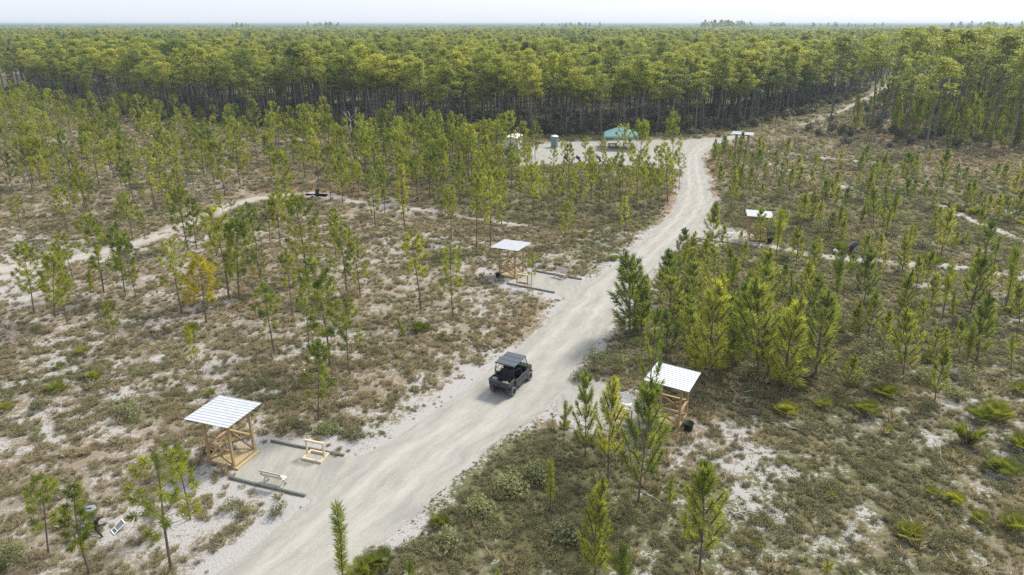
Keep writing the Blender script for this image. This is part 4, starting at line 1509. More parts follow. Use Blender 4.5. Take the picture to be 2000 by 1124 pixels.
parts = [cover_scatter(14, 46, 0.27, 0.95), cover_scatter(46, 80, 0.35, 0.98), cover_scatter(80, 130, 0.7, 1.6), cover_scatter(130, 235, 1.4, 2.6)]
P = np.concatenate([p[0] for p in parts])
scatter('ground_cover', P, rng.random(len(P)) * 6.28, np.concatenate([p[1] for p in parts]), np.concatenate([p[2] for p in parts]), np.concatenate([p[3] for p in parts]), GL,
        'patchy dry grass tufts and low olive scrub covering the sandy ground', 'ground cover')

# dark brush at the foot of the forest
BL = lib('brush_kind', [proto_scrub(720 + i, [420, 320, 260][i], [1.5, 1.2, 1.0][i], [1.9, 2.4, 1.4][i], 0.24, 40).mesh('b', [M['brush'], M['twig']]) for i in range(3)])
Bp = jitter_grid(130, 250, 2.3)
pxb, pyb, _ = proj(Bp[:, 0], Bp[:, 1])
eyb = np.interp(pxb, [e[0] for e in EDGE], [e[1] for e in EDGE])
mk = (pyb < eyb + 2) & (pyb > eyb - 42) & ~((pxb < 46) & (pyb < 178)) & (seg_dist(Bp, TRAIL) > 3) & ~on_hard(Bp, 2.5)
mk2 = inside(Bp, RS) & (seg_dist(Bp, TRAIL) > 3) & (rng.random(len(Bp)) < 0.16)
Bp = Bp[mk | mk2]
scatter('forest_undergrowth', Bp, rng.random(len(Bp)) * 6.28, rng.uniform(0.6, 1.3, len(Bp)), rng.integers(0, 3, len(Bp)), rng.random(len(Bp)), BL,
        'dark grey-brown brush along the foot of the tall forest', 'forest undergrowth')


# ------------------------------------------------------------------ shelters
def rz(deg):
    return R(deg)


def shelter(loc, deg, w_, d_, h_, rw, rd, label, open_dir=1, roof_tilt=2.0, off=(0, 0), pw=0.125):
    """square deck on skids, four posts, cross-braced rails on three sides, ribbed metal roof; open towards +x (local) * open_dir"""
    t = empty('shelter', loc, rz(deg), label, 'shelter', 'roofed wooden stands along the road')
    hx, hy = w_ / 2, d_ / 2
    sk = MB()
    sk.bar((-hx, -hy, 0.075), (hx, -hy, 0.075), 0.09, 0.15)
    sk.bar((-hx, hy, 0.075), (hx, hy, 0.075), 0.09, 0.15)
    sk.bar((-hx + .045, -hy + .045, 0.075), (-hx + .045, hy - .045, 0.075), 0.09, 0.15)
    sk.bar((hx - .045, -hy + .045, 0.075), (hx - .045, hy - .045, 0.075), 0.09, 0.15)
    sk.build('skirt', M['wood'], t)
    dk = MB()
    n = 12
    for i in range(n):
        y = -hy + (i + 0.5) * d_ / n
        dk.box((0, y, 0.168), (w_, d_ / n - 0.012, 0.034))
    dk.build('deck', M['deck'], t)
    st = MB()
    st.box((open_dir * (hx + 0.13), 0, 0.05), (0.2, d_ * 1.02, 0.09))
    st.build('step', M['deck'], t)
    px_, py_ = hx - 0.07, hy - 0.07
    for sx in (-1, 1):
        for sy in (-1, 1):
            top = h_ + sx * open_dir * math.tan(R(roof_tilt)) * px_ - 0.06
            MB().bar((sx * px_, sy * py_, 0.185), (sx * px_, sy * py_, top), pw, pw, (1, 0, 0)).build('post', M['wood'], t, 0.006)
    rh = 1.08
    sides = [((-px_, -py_), (px_, -py_)), ((-px_, py_), (px_, py_)), ((-open_dir * px_, -py_), (-open_dir * px_, py_))]
    for a, b in sides:
        a3, b3 = Vector((a[0], a[1], 0)), Vector((b[0], b[1], 0))
        d = (b3 - a3).normalized() * 0.064
        nrm = Vector((-d.y, d.x, 0)).normalized()
        q = MB()
        q.bar(a3 + d + Vector((0, 0, rh)), b3 - d + Vector((0, 0, rh)), 0.14, 0.045)
        o1, o2 = nrm * 0.022, nrm * -0.022
        q.bar(a3 + d + o1 + Vector((0, 0, 0.24)), b3 - d + o1 + Vector((0, 0, rh - 0.06)), 0.04, 0.12)
        q.bar(b3 - d + o2 + Vector((0, 0, 0.24)), a3 + d + o2 + Vector((0, 0, rh - 0.06)), 0.04, 0.12)
        q.build('cross_brace', M['wood'], t)
    bm_ = MB()
    for sx in (-1, 1):
        z = h_ + sx * open_dir * math.tan(R(roof_tilt)) * px_ - 0.08
        bm_.bar((sx * (px_ + 0.085), -rd / 2 + 0.08 + off[1], z), (sx * (px_ + 0.085), rd / 2 - 0.08 + off[1], z), 0.04, 0.14)
    bm_.build('roof_beam', M['wood'], t)
    # ribbed sheet: ribs run along x
    rf = MB()
    pr = []
    k = 11
    pitch = rd / k
    for i in range(k):
        y = -rd / 2 + i * pitch
        pr += [(y, 0), (y + pitch * 0.78, 0), (y + pitch * 0.84, 0.022), (y + pitch * 0.95, 0.022)]
    pr.append((rd / 2, 0))
    vs = []
    for zoff in (0, -0.012):
        for x in (-rw / 2, rw / 2):
            for (y, z) in pr:
                vs.append((x + off[0], y + off[1], h_ + 0.015 + z + zoff + (x + off[0]) * open_dir * math.tan(R(roof_tilt))))
    m = len(pr)
    fs = []
    for i in range(m - 1):
        fs.append((i, i + 1, m + i + 1, m + i))
        fs.append((2 * m + i, 3 * m + i, 3 * m + i + 1, 2 * m + i + 1))
        fs.append((i, 2 * m + i, 2 * m + i + 1, i + 1))
        fs.append((m + i, m + i + 1, 3 * m + i + 1, 3 * m + i))
    fs.append((0, m, 3 * m, 2 * m))
    fs.append((m - 1, 3 * m - 1, 4 * m - 1, 2 * m - 1))
    rf.add(vs, fs)
    rf.build('roof', M['roof'], t)
    return t


SH_N = Vector((-15.2, 31.35, 0))
SH_M = Vector((-0.05, 60.35, 0))
SH_R = Vector((9.35, 35.2, 0))
SH_U = Vector((26.75, 71.7, 0))
SH_F = Vector((42.9, 128.6, 0))
shelter(SH_N, -20, 1.74, 1.74, 2.86, 2.85, 2.6, 'wooden shelter with ribbed white metal roof nearest the camera at lower left', 1, 1.5, (-0.1, 0.0))
shelter(SH_M, -28, 1.75, 1.8, 2.9, 2.9, 2.75, 'wooden shelter with smooth white roof left of the road beyond the vehicle', 1, 1.5, (-.05, 0))
shelter(SH_R, -29, 1.75, 1.75, 2.85, 2.65, 2.55, 'wooden shelter right of the road with a black tub beside it', -1, 1.5)
shelter(SH_U, -14, 1.8, 1.8, 2.85, 2.7, 2.75, 'wooden shelter half hidden by a pine, right of the road bend', -1, 1.5)
shelter(SH_F, -24, 2.3, 2.3, 3.05, 3.9, 3.4, 'farthest wooden shelter, by the clearing where the road meets the forest', -1, 1.0, pw=0.24)


# ------------------------------------------------------------------ timbers edging the pads
def timber(a, b, r, label, mat='log'):
    a, b = Vector(a), Vector(b)
    mid = (a + b) / 2
    L = (b - a).length
    mb = MB()
    n = 8
    pts = [(-L / 2 + L * i / n, 0.012 * math.sin(i * 1.7), r * 0.8 + 0.006 * math.sin(i * 2.3)) for i in range(n + 1)]
    mb.tube(pts, [r * (1 + 0.04 * math.sin(i * 3.1)) for i in range(n + 1)], 10)
    o = mb.build('edging_log', M[mat], None, 0, True)
    o.location = (mid.x, mid.y, 0)
    o.rotation_euler = (0, 0, math.atan2(b.y - a.y, b.x - a.x))
    tag(o, label, 'edging log', 'logs edging the gravel pads')


timber(at(449, 935), at(596, 970), 0.085, 'dark grey log along the near edge of the lowest left pad')
timber(at(530, 863), at(672, 891), 0.08, 'grey-green log along the far edge of the lowest left pad, behind the frame stand')
timber(at(990, 555), at(1083, 573), 0.085, 'dark log along the near edge of the middle shelter pad')
timber(at(1041, 530), at(1136, 547), 0.09, 'thin log along the far edge of the middle shelter pad, behind the bench')
timber(at(1185, 826), at(1252, 842), 0.09, 'pale-topped log at the near edge of the right shelter pad')
timber(at(1362, 467), at(1440, 478), 0.08, 'thin dark log at the near edge of the pad right of the road bend')


# ------------------------------------------------------------------ benches and frame stands
def bench(loc, deg, mat, label, w_=1.35):
    """plank bench with a leaning slatted back; sits facing -y (local)"""
    t = empty('bench', loc, rz(deg), label, 'bench', 'wooden benches on the gravel pads')
    s = MB()
    s.box((0, -0.16, 0.44), (w_, 0.15, 0.04)).box((0, 0.01, 0.44), (w_, 0.15, 0.04))
    s.build('seat', M[mat], t, 0.005)
    b = MB()
    tilt = R(-16)
    for z in (0.66, 0.86):
        b.box((0, 0.155 + (z - 0.44) * math.tan(R(16)), z), (w_, 0.032, 0.165), (tilt, 0, 0))
    b.build('backrest', M[mat], t, 0.005)
    for sx in (-1, 1):
        x = sx * (w_ / 2 - 0.14)
        g = MB()
        g.bar((x, -0.26, 0), (x, 0.32, 0.95), 0.04, 0.09, (1, 0, 0))
        g.build('leg', M[mat], t)
        g = MB()
        g.bar((x + sx * 0.042, 0.36, 0), (x + sx * 0.042, -0.22, 0.42), 0.04, 0.09, (1, 0, 0))
        g.build('leg', M[mat], t)
    return t


def frame_stand(loc, deg, mat, label, w_=0.95, h_=0.95):
    """ground frame of timbers with two uprights joined by a top rail"""
    t = empty('frame_stand', loc, rz(deg), label, 'frame stand', 'timber frame stands on the gravel pads')
    b = MB()
    b.box((0, -0.38, 0.07), (w_ + 0.25, 0.11, 0.14)).box((0, 0.38, 0.07), (w_ + 0.25, 0.11, 0.14))
    b.box((-w_ / 2 - 0.06, 0, 0.072), (0.11, 0.645, 0.138)).box((w_ / 2 + 0.06, 0, 0.072), (0.11, 0.645, 0.138))
    b.build('base_frame', M[mat], t, 0.005)
    for sx in (-1, 1):
        MB().box((sx * (w_ / 2 + 0.05), 0.02, 0.142 + (h_ - 0.142) / 2), (0.085, 0.085, h_ - 0.142)).build('upright', M[mat], t, 0.004)
    MB().box((0, 0.02, h_ + 0.045), (w_ + 0.2, 0.13, 0.088)).build('top_rail', M['pale_wood'], t, 0.005)
    return t


bench(at(537, 946), 162, 'bench_wood', 'plank bench with its back to the camera near the dark log at lower left', 1.3)
bench(at(1094, 543), -38, 'bench_wood', 'white bench on the pad before the middle shelter', 1.25)
bench(at(1210, 797), -24, 'whitepaint', 'white slat-backed bench beside the right shelter among pines', 1.45)
bench(at(1417, 462), -14, 'whitepaint', 'white bench on the small pad right of the road bend', 1.5)
frame_stand(at(617, 894), -18, 'pale_wood', 'pale timber frame stand at the log on the lowest left pad')
frame_stand(at(1020, 557), -26, 'wood', 'brown timber frame stand in front of the middle shelter', 0.95, 0.95)
frame_stand(at(1215, 826), -24, 'wood', 'brown timber frame stand among pines left of the right shelter', 0.95, 0.9)


# ------------------------------------------------------------------ tubs and bag
def tub(loc, r, h, label, mat='black'):
    mb = MB()
    mb.lathe([(0.001, 0.0), (r * 0.74, 0.0), (r * 0.97, h * 0.93), (r * 1.05, h * 0.93), (r * 1.05, h), (r * 0.96, h), (r * 0.72, 0.03), (0.001, 0.03)], 24)
    o = mb.build('tub', M[mat], None, 0, True)
    o.location = loc
    tag(o, label, 'tub', 'black tubs beside the shelters')
    hd = MB()
    for s in (-1, 1):
        hd.tube([(s * r * 1.04, -0.09, h * 0.9), (s * (r + 0.07), -0.06, h * 0.86), (s * (r + 0.07), 0.06, h * 0.86), (s * r * 1.04, 0.09, h * 0.9)], 0.014, 6)
    hd.build('handle', M[mat], o)
    return o


tub(at(1344, 841), 0.29, 0.52, 'open black tub on the sand right of the right shelter')
tub(at(1503, 475), 0.3, 0.6, 'dark tub at the right post of the shelter by the road bend')
tub(at(972, 542), 0.22, 0.42, 'dark tub behind the left post of the middle shelter')
tub(at(412, 884), 0.22, 0.42, 'black tub behind the left post of the lowest left shelter')

bag = empty('duffel_bag', SH_N + Vector((-0.25, 0.35, 0.186)), R(30), 'dark grey bag with pale top lying on the deck of the lowest left shelter', 'bag')
MB().tube([(-0.34, 0, 0.13), (-0.3, 0, 0.15), (0, 0, 0.16), (0.3, 0, 0.15), (0.34, 0, 0.13)], [0.05, 0.13, 0.15, 0.13, 0.05], 12).build('bag_body', M['greyplastic'], bag, 0, True)
MB().box((0.02, 0, 0.305), (0.34, 0.16, 0.03)).build('top_flap', M['greypanel'], bag, 0.01)
MB().tube([(-0.18, 0.1, 0.27), (-0.1, 0.05, 0.38), (0.1, 0.05, 0.38), (0.18, 0.1, 0.27)], 0.012, 6).build('strap', M['black'], bag)


# ------------------------------------------------------------------ clay throwers
def hopper_thrower(loc, deg, label, hop='greyplastic', mech='blackmetal', tilt=0.0, lid=True, wheel_mat='whitepaint'):
    t = empty('target_thrower', loc, rz(deg), label, 'target thrower', 'wheeled target throwers')
    fr = MB()
    fr.tube([(0, 0, 0.32), (-0.62, 0.1, 0.2)], 0.045, 8).tube([(0, 0, 0.32), (0.42, -0.42, 0.06)], 0.045, 8).tube([(0, 0, 0.32), (0.3, 0.5, 0.06)], 0.045, 8)
    fr.tube([(-0.62, -0.22, 0.19), (-0.62, 0.36, 0.19)], 0.025, 8)
    fr.build('leg_frame', M[mech], t)
    for y in (-0.26, 0.4):
        wl_ = MB().lathe([(0.06, -0.045), (0.15, -0.05), (0.19, -0.035), (0.19, 0.035), (0.15, 0.05), (0.06, 0.045)], 20, (-0.62, y, 0.19), 'y').build('wheel', M['tyre'], t, 0, True)
        MB().lathe([(0.001, -0.05), (0.1, -0.052), (0.1, 0.052), (0.001, 0.05)], 16, (-0.62, y, 0.19), 'y').build('rim', M[wheel_mat], wl_)
    mc = MB()
    mc.box((0, 0, 0.46), (0.3, 0.26, 0.3)).box((0.14, 0.02, 0.66), (0.2, 0.34, 0.16)).tube([(0.1, 0, 0.68), (0.42, 0.16, 0.7)], 0.022, 6)
    mc.build('mechanism', M[mech], t, 0.01)
    q = Euler((0, tilt, 0))
    hb = MB()
    hb.lathe([(0.14, 0), (0.2, 0.12), (0.255, 0.6), (0.265, 0.6), (0.265, 0.64), (0.24, 0.64)] if lid else [(0.22, 0), (0.25, 0.05), (0.25, 0.62), (0.22, 0.66)], 22)
    hb.lathe([(0.001, 0.645), (0.245, 0.64)], 22)
    h_ = hb.build('hopper', M[hop], t, 0, True)
    h_.location = (0, 0, 0.7)
    h_.rotation_euler = q
    if lid:
        l_ = MB().lathe([(0.001, 0.665), (0.2, 0.675), (0.272, 0.665), (0.28, 0.64), (0.272, 0.615)], 24).build('lid', M[hop], h_, 0, True)
        MB().box((0, 0, 0.69), (0.2, 0.05, 0.035)).build('lid_handle', M['black'], l_, 0.01)
    return t


def solar_panel(loc, deg, label, s=1.0):
    t = empty('solar_panel', loc, rz(deg), label, 'solar panel', 'small solar panels beside the throwers')
    tl = R(32)
    up = Vector((0, math.sin(tl), math.cos(tl)))
    fr = MB()
    a = [Vector((x * s, y * s * math.cos(tl), 0.03 + (y + 0.36) * s * math.sin(tl))) for x, y in ((-.24, -.36), (.24, -.36), (.24, .36), (-.24, .36))]
    for i in range(4):
        fr.bar(a[i], a[(i + 1) % 4], 0.045, 0.03, up)
    fr.bar((a[0] + (a[3] - a[0]) * 0.3), (a[1] + (a[2] - a[1]) * 0.3), 0.03, 0.025, up)
    fr.build('frame', M['whitepaint'], t)
    MB().add([a[0] + (a[3] - a[0]) * 0.32 + up * .004, a[1] + (a[2] - a[1]) * 0.32 + up * .004, a[2] + up * .004, a[3] + up * .004], [(0, 1, 2, 3)]).build('cells', M['solar'], t)
    lg = MB()
    lg.bar((-0.2 * s, 0.28 * s, 0.02), a[3] + Vector((0.03, 0, -0.01)), 0.03, 0.03).bar((0.2 * s, 0.28 * s, 0.02), a[2] + Vector((-0.03, 0, -0.01)), 0.03, 0.03)
    lg.build('prop', M['whitepaint'], t)
    MB().box((0, 0.12 * s, 0.09), (0.26 * s, 0.2 * s, 0.16)).build('battery_box', M['tan'], t, 0.01)
    return t


hopper_thrower(at(187, 1041), 12, 'grey-hoppered target thrower on a white-hubbed wheel at the lower left')
solar_panel(at(232, 1036), -42, 'white-framed solar panel on the sand right of the grey thrower', 0.85)
hopper_thrower(at(1661, 496), 185, 'dark teal tilted thrower with maroon arm on the mulch track at right', 'tealplastic', 'maroon', -0.8, False)
solar_panel(at(1634, 496), 40, 'small white-framed panel left of the tilted teal thrower', 1.0)
hopper_thrower(at(620, 389), 20, 'black thrower far off by the sandy track in the left stand', 'black', 'black', 0.2, False, 'black')
solar_panel(at(609, 388), -30, 'small white-framed panel beside the far black thrower at left', 1.0)
for px_, lab in ((1132, 'left-hand dark thrower cart with white wheels at the clearing edge'), (1172, 'right-hand dark thrower cart with white wheels at the clearing edge'), (1108, 'thrower cart behind a pine at the left of the clearing edge')):
    t = hopper_thrower(at(px_, 320), 170, lab, 'tealplastic', 'blackmetal', 0.95, False)
    t.scale = (1.15, 1.15, 1.15)


# ------------------------------------------------------------------ far buildings
def shed(loc, deg, label):
    t = empty('metal_shed', loc, rz(deg), label, 'shed')
    w_, d_, h_ = 2.4, 4.6, 2.35
    MB().box((0, 0, h_ / 2), (w_, d_, h_)).build('wall', M['shed'], t, 0.02)
    rb = MB()
    for i in range(12):
        y = -d_ / 2 + 0.2 + i * (d_ - 0.4) / 11
        rb.box((w_ / 2 + 0.012, y, h_ / 2), (0.022, 0.05, h_ - 0.06)).box((-w_ / 2 - 0.012, y, h_ / 2), (0.022, 0.05, h_ - 0.06))
    for i in range(6):
        x = -w_ / 2 + 0.2 + i * (w_ - 0.4) / 5
        rb.box((x, d_ / 2 + 0.012, h_ / 2), (0.05, 0.022, h_ - 0.06))
    rb.build('wall_rib', M['shed'], t)
    r = MB()
    r.prism([(-w_ / 2 - 0.08, h_ + 0.004), (w_ / 2 + 0.08, h_ + 0.004), (w_ / 2 + 0.08, h_ + 0.06), (0, h_ + 0.36), (-w_ / 2 - 0.08, h_ + 0.06)], -d_ / 2 - 0.08, d_ / 2 + 0.08)
    r.build('roof', M['shed'], t)
    dr = MB()
    dr.box((-0.5, -d_ / 2 - 0.018, 1.05), (0.94, 0.03, 2.0)).box((0.5, -d_ / 2 - 0.018, 1.05), (0.94, 0.03, 2.0))
    dq = dr.build('door', M['whitepaint'], t, 0.01)
    MB().box((0.08, -d_ / 2 - 0.05, 1.05), (0.03, 0.03, 0.9)).build('handle', M['greyplastic'], dq)
    return t


shed(at(1001, 294) + Vector((0.2, 1.0, 0)), -14, 'white sheet-metal shed behind pines at the left end of the clearing')

toi = empty('portable_toilet', at(1083, 288), R(-20), 'small blue-grey cabin with a white roof at the clearing edge behind a wide pine', 'portable toilet')
MB().box((0, 0, 1.05), (1.1, 1.1, 2.0)).build('wall', M['greypanel'], toi, 0.03)
MB().lathe([(0.001, 2.32), (0.5, 2.26), (0.82, 2.05)], 4).build('roof', M['whitepaint'], toi)
d_ = MB().box((0, -0.565, 1.05), (0.72, 0.03, 1.8)).build('door', M['greypanel'], toi, 0.01)
MB().box((0.27, -0.6, 1.05), (0.04, 0.04, 0.16)).build('handle', M['black'], d_)
MB().box((0, 0, 0.025), (1.2, 1.2, 0.05)).build('base', M['black'], toi)

# teal canopy: hipped fabric roof in two pitches on slanting white legs
can = empty('canopy_tent', at(1211, 289), R(-8), 'teal peaked canopy tent at the back of the clearing', 'canopy tent')
cm = MB()
hx, hy = 3.2, 3.2
ev, k1, pk = 2.4, 2.62, 4.05
lo = [(-hx, -hy, ev), (hx, -hy, ev), (hx, hy, ev), (-hx, hy, ev)]
md = [(-hx * .93, -hy * .93, k1), (hx * .93, -hy * .93, k1), (hx * .93, hy * .93, k1), (-hx * .93, hy * .93, k1)]
skirt = [(x, y, ev - 0.16) for x, y, z in lo]
cm.add(lo + md + [(0, 0, pk)] + skirt, [(0, 1, 5, 4), (1, 2, 6, 5), (2, 3, 7, 6), (3, 0, 4, 7), (4, 5, 8), (5, 6, 8), (6, 7, 8), (7, 4, 8), (9, 10, 1, 0), (10, 11, 2, 1), (11, 12, 3, 2), (12, 9, 0, 3)])
co = cm.build('canopy', M['tealfabric'], can)
sm = co.modifiers.new('thick', 'SOLIDIFY')
sm.thickness = 0.03
for sx in (-1, 1):
    for sy in (-1, 1):
        MB().tube([(sx * hx * 1.06, sy * hy * 1.06, 0), (sx * hx * 0.965, sy * hy * 0.965, ev - 0.06)], 0.05, 8).build('leg', M['whitepaint'], can)
cr = MB()
for sx in (-1, 1):
    cr.tube([(sx * hx * .955, -hy * .955, ev - 0.09), (sx * hx * .955, hy * .955, ev - 0.09)], 0.03, 6)
    cr.tube([(-hx * .955, sx * hy * .955, ev - 0.09), (hx * .955, sx * hy * .955, ev - 0.09)], 0.03, 6)
cr.build('eave_pole', M['whitepaint'], can)


def table(loc, deg, label):
    t = empty('picnic_table', loc, rz(deg), label, 'picnic table', 'dark picnic tables under the canopy')
    MB().box((0, 0, 0.75), (1.8, 0.75, 0.05)).build('table_top', M['darktable'], t, 0.005)
    for s in (-1, 1):
        MB().box((0, s * 0.65, 0.45), (1.8, 0.26, 0.045)).build('seat', M['darktable'], t, 0.005)
        q = MB()
        q.bar((s * 0.65, -0.6, 0), (s * 0.65, -0.25, 0.72), 0.05, 0.09, (1, 0, 0)).bar((s * 0.65, 0.6, 0), (s * 0.65, 0.25, 0.72), 0.05, 0.09, (1, 0, 0)).bar((s * 0.7, -0.75, 0.4), (s * 0.7, 0.75, 0.4), 0.04, 0.08)
        q.build('leg', M['darktable'], t)
    return t


cc = can.location
table(cc + Vector((-1.4, 0.2, 0)), 5, 'left-hand dark table in the shade under the teal canopy')
table(cc + Vector((1.5, 0.6, 0)), -10, 'right-hand dark table in the shade under the teal canopy')

stk = MB().tube([(0, 0, 0), (0.03, 0, 1.3), (0.05, 0, 2.6)], 0.07, 8).build('marker_post', M['whitepaint'], None)
stk.location = at(348, 256)
tag(stk, 'thin white post standing among pines at the foot of the left forest wall', 'marker post')


# ------------------------------------------------------------------ utility vehicle, seen from behind; local +x is forward
def utv(loc, deg):
    t = empty('utility_vehicle', loc, rz(deg), 'black four-seat utility vehicle with open bed driving up the gravel road', 'utility vehicle')
    WB, TR = 2.3, 1.34
    # chassis and lower body
    b = MB()
    b.box((0.1, 0, 0.42), (3.0, 0.95, 0.16))
    b.prism([(-0.62, 0.46), (0.62, 0.46), (0.62, 0.62), (-0.62, 0.66)], -0.74, 0.74)
    b.build('chassis', M['black'], t, 0.015)
    # bonnet and nose
    h = MB()
    h.prism([(1.02, 0.5), (1.72, 0.52), (1.78, 0.72), (1.7, 0.9), (1.05, 1.08), (0.98, 1.06)], -0.6, 0.6)
    h.build('bonnet', M['body'], t, 0.03)
    g = MB()
    g.box((1.8, 0, 0.62), (0.06, 0.9, 0.2))
    g.build('front_bumper', M['blackmetal'], t, 0.02)
    for s in (-1, 1):
        MB().box((1.755, s * 0.44, 0.79), (0.05, 0.2, 0.1), (0, R(-18), 0)).build('headlight', M['whitepaint'], t, 0.01)
    # wheels
    for x in (-WB / 2, WB / 2):
        for s in (-1, 1):
            wq = MB()
            r, hw = 0.325, 0.13
            wq.lathe([(0.18, -hw), (0.27, -hw - 0.008), (0.315, -hw + 0.03), (r, -hw + 0.06), (r, hw - 0.06), (0.315, hw - 0.03), (0.27, hw + 0.008), (0.18, hw)], 28, (x, s * TR / 2, r), 'y')
            for k in range(18):
                a = 2 * math.pi * k / 18
                wq.box((x + (r + 0.004) * math.cos(a), s * TR / 2 + (0.045 if k % 2 else -0.045), r + (r + 0.004) * math.sin(a)), (0.022, 0.13, 0.05), (0, -a, 0))
            wo = wq.build('wheel', M['tyre'], t)
            rm = MB()
            rm.lathe([(0.001, -0.05), (0.06, -0.09), (0.1, -0.06), (0.17, -0.08), (0.185, -0.125), (0.185, 0.125), (0.17, 0.08), (0.1, 0.06), (0.06, 0.09), (0.001, 0.05)], 20, (x, s * TR / 2, r), 'y')
            rm.build('rim', M['rim'], wo)
            # arched mudguard
            f = MB()
            vs = []
            for k in range(9):
                a = math.pi * (0.06 + 0.88 * k / 8)
                for rr in (0.40, 0.425):
                    for y in (s * 0.5, s * 0.745):
                        vs.append((x + rr * math.cos(a) * 1.08, y, 0.36 + rr * math.sin(a)))
            fs = []
            for k in range(8):
                a = k * 4
                fs += [(a, a + 4, a + 5, a + 1), (a + 2, a + 3, a + 7, a + 6), (a, a + 2, a + 6, a + 4), (a + 1, a + 5, a + 7, a + 3)]
            fs += [(0, 1, 3, 2), (32, 34, 35, 33)]
            f.add(vs, fs)
            f.build('mudguard', M['body'], t)
    # suspension and axle under the bed
    ax = MB()
    ax.tube([(-WB / 2, -0.55, 0.34), (-WB / 2, 0.55, 0.34)], 0.045, 8).box((-WB / 2, 0, 0.36), (0.3, 0.3, 0.24))
    for s in (-1, 1):
        ax.tube([(-WB / 2 - 0.06, s * 0.42, 0.36), (-WB / 2 + 0.05, s * 0.36, 0.78)], 0.035, 8)
    ax.tube([(-1.5, 0.2, 0.5), (-1.72, 0.2, 0.5)], 0.055, 10)
    ax.build('rear_axle', M['blackmetal'], t)
    # sides below the doors, half doors
    for s in (-1, 1):
        MB().prism([(-0.7, 0.4), (0.78, 0.4), (0.84, 0.5), (-0.72, 0.52)], s * 0.70, s * 0.76).build('sill', M['body'], t, 0.008)
        for x0, x1 in ((-0.78, 0.02), (0.07, 0.92)):
            dq = MB().prism([(x0, 0.53), (x1 - 0.06, 0.53), (x1, 0.7), (x1, 0.97), (x0, 0.93)], s * 0.715, s * 0.755).build('door', M['body'], t, 0.012)
            MB().bar((x0 + 0.04, s * 0.772, 0.92), (x1 - 0.04, s * 0.772, 0.955), 0.03, 0.05).build('door_trim', M['roofplastic'], dq)
            MB().box(((x0 + x1) / 2, s * 0.77, 0.82), (0.12, 0.025, 0.035)).build('handle', M['rim'], dq)
    # seats
    for x in (-0.56, 0.38):
        for y in (-0.36, 0.36):
            MB().box((x, y, 0.74), (0.46, 0.6, 0.14)).box((x - 0.26, y, 1.04), (0.13, 0.58, 0.54), (0, R(-8), 0)).build('seat', M['seat'], t, 0.04)
    dsh = MB().prism([(0.86, 0.8), (1.06, 0.8), (1.06, 1.09), (0.9, 1.1)], -0.62, 0.62).build('dashboard', M['black'], t, 0.02)
    vs_ = MB()
    q = [(0.76 + 0.17 * math.sin(a) * 0.45, 0.36 + 0.17 * math.cos(a), 1.1 + 0.17 * math.sin(a) * 0.9) for a in [i * math.pi / 8 for i in range(17)]]
    vs_.tube(q, 0.016, 6).tube([(0.92, 0.36, 0.98), (0.76, 0.36, 1.1)], 0.02, 6)
    vs_.build('steering_wheel', M['black'], t)
    # cage
    zt = 1.9
    for s in (-1, 1):
        c = MB()
        c.tube([(-0.94, s * 0.7, 0.6), (-0.94, s * 0.69, 1.3), (-0.9, s * 0.62, zt)], 0.028, 8)
        c.tube([(0.98, s * 0.7, 1.0), (0.86, s * 0.665, 1.45), (0.7, s * 0.62, zt)], 0.028, 8)
        c.tube([(-0.02, s * 0.7, 0.6), (-0.02, s * 0.69, 1.3), (-0.02, s * 0.62, zt)], 0.028, 8)
        c.tube([(-0.9, s * 0.62, zt), (0.7, s * 0.62, zt)], 0.028, 8)
        c.tube([(-0.92, s * 0.66, 1.55), (-0.02, s * 0.66, 1.5)], 0.018, 6)
        c.build('roll_cage', M['blackmetal'], t, 0, True)
    cx = MB()
    for x in (-0.9, 0.7):
        cx.tube([(x, -0.62, zt), (x, 0.62, zt)], 0.026, 8)
    cx.tube([(-0.94, -0.7, 1.05), (-0.94, 0.7, 1.05)], 0.026, 8)
    cx.build('cross_tube', M['blackmetal'], t)
    # rear screen: dark panel over the right two thirds, open grille at left
    MB().box((-0.925, -0.2, 1.36), (0.02, 0.88, 0.6)).build('rear_panel', M['seat'], t)
    gr = MB()
    for i in range(5):
        gr.box((-0.925, 0.455, 1.14 + i * 0.115), (0.018, 0.37, 0.02))
    gr.box((-0.925, 0.27, 1.37), (0.022, 0.02, 0.58))
    gr.box((-0.925, 0.64, 1.37), (0.022, 0.02, 0.58))
    gr.build('rear_grille', M['blackmetal'], t)
    # roof: moulded panels with grooves
    rf = MB()
    for i, x in enumerate((-0.66, -0.1, 0.46)):
        for y in (-0.45, 0, 0.45):
            rf.box((x, y, zt + 0.06), (0.53, 0.425, 0.035))
    ro = rf.build('roof', M['roofplastic'], t, 0.012)
    MB().box((-0.1, 0, zt + 0.035), (1.78, 1.4, 0.03)).build('roof_tray', M['body'], ro, 0.012)
    # windscreen
    ws = MB()
    ws.add([(1.0, -0.6, 1.08), (1.0, 0.6, 1.08), (0.72, 0.58, 1.84), (0.72, -0.58, 1.84)], [(0, 1, 2, 3)])
    m, n, l, out = new_mat('clear_screen')
    tr = n.new('ShaderNodeBsdfTransparent')
    tr.inputs[0].default_value = (0.86, 0.9, 0.9, 1)
    gy = n.new('ShaderNodeBsdfGlossy')
    gy.inputs['Roughness'].default_value = 0.05
    mx = n.new('ShaderNodeMixShader')
    mx.inputs[0].default_value = 0.1
    l.new(tr.outputs[0], mx.inputs[1])
    l.new(gy.outputs[0], mx.inputs[2])
    l.new(mx.outputs[0], out.inputs[0])
    wo = ws.build('windscreen', m, t)
    sd = wo.modifiers.new('thick', 'SOLIDIFY')
    sd.thickness = 0.006
    # cargo bed
    bd = MB()
    x0, x1, z0, z1 = -1.7, -1.0, 0.8, 1.07
    bd.box(((x0 + x1) / 2, 0, z0), (x1 - x0, 1.36, 0.04))
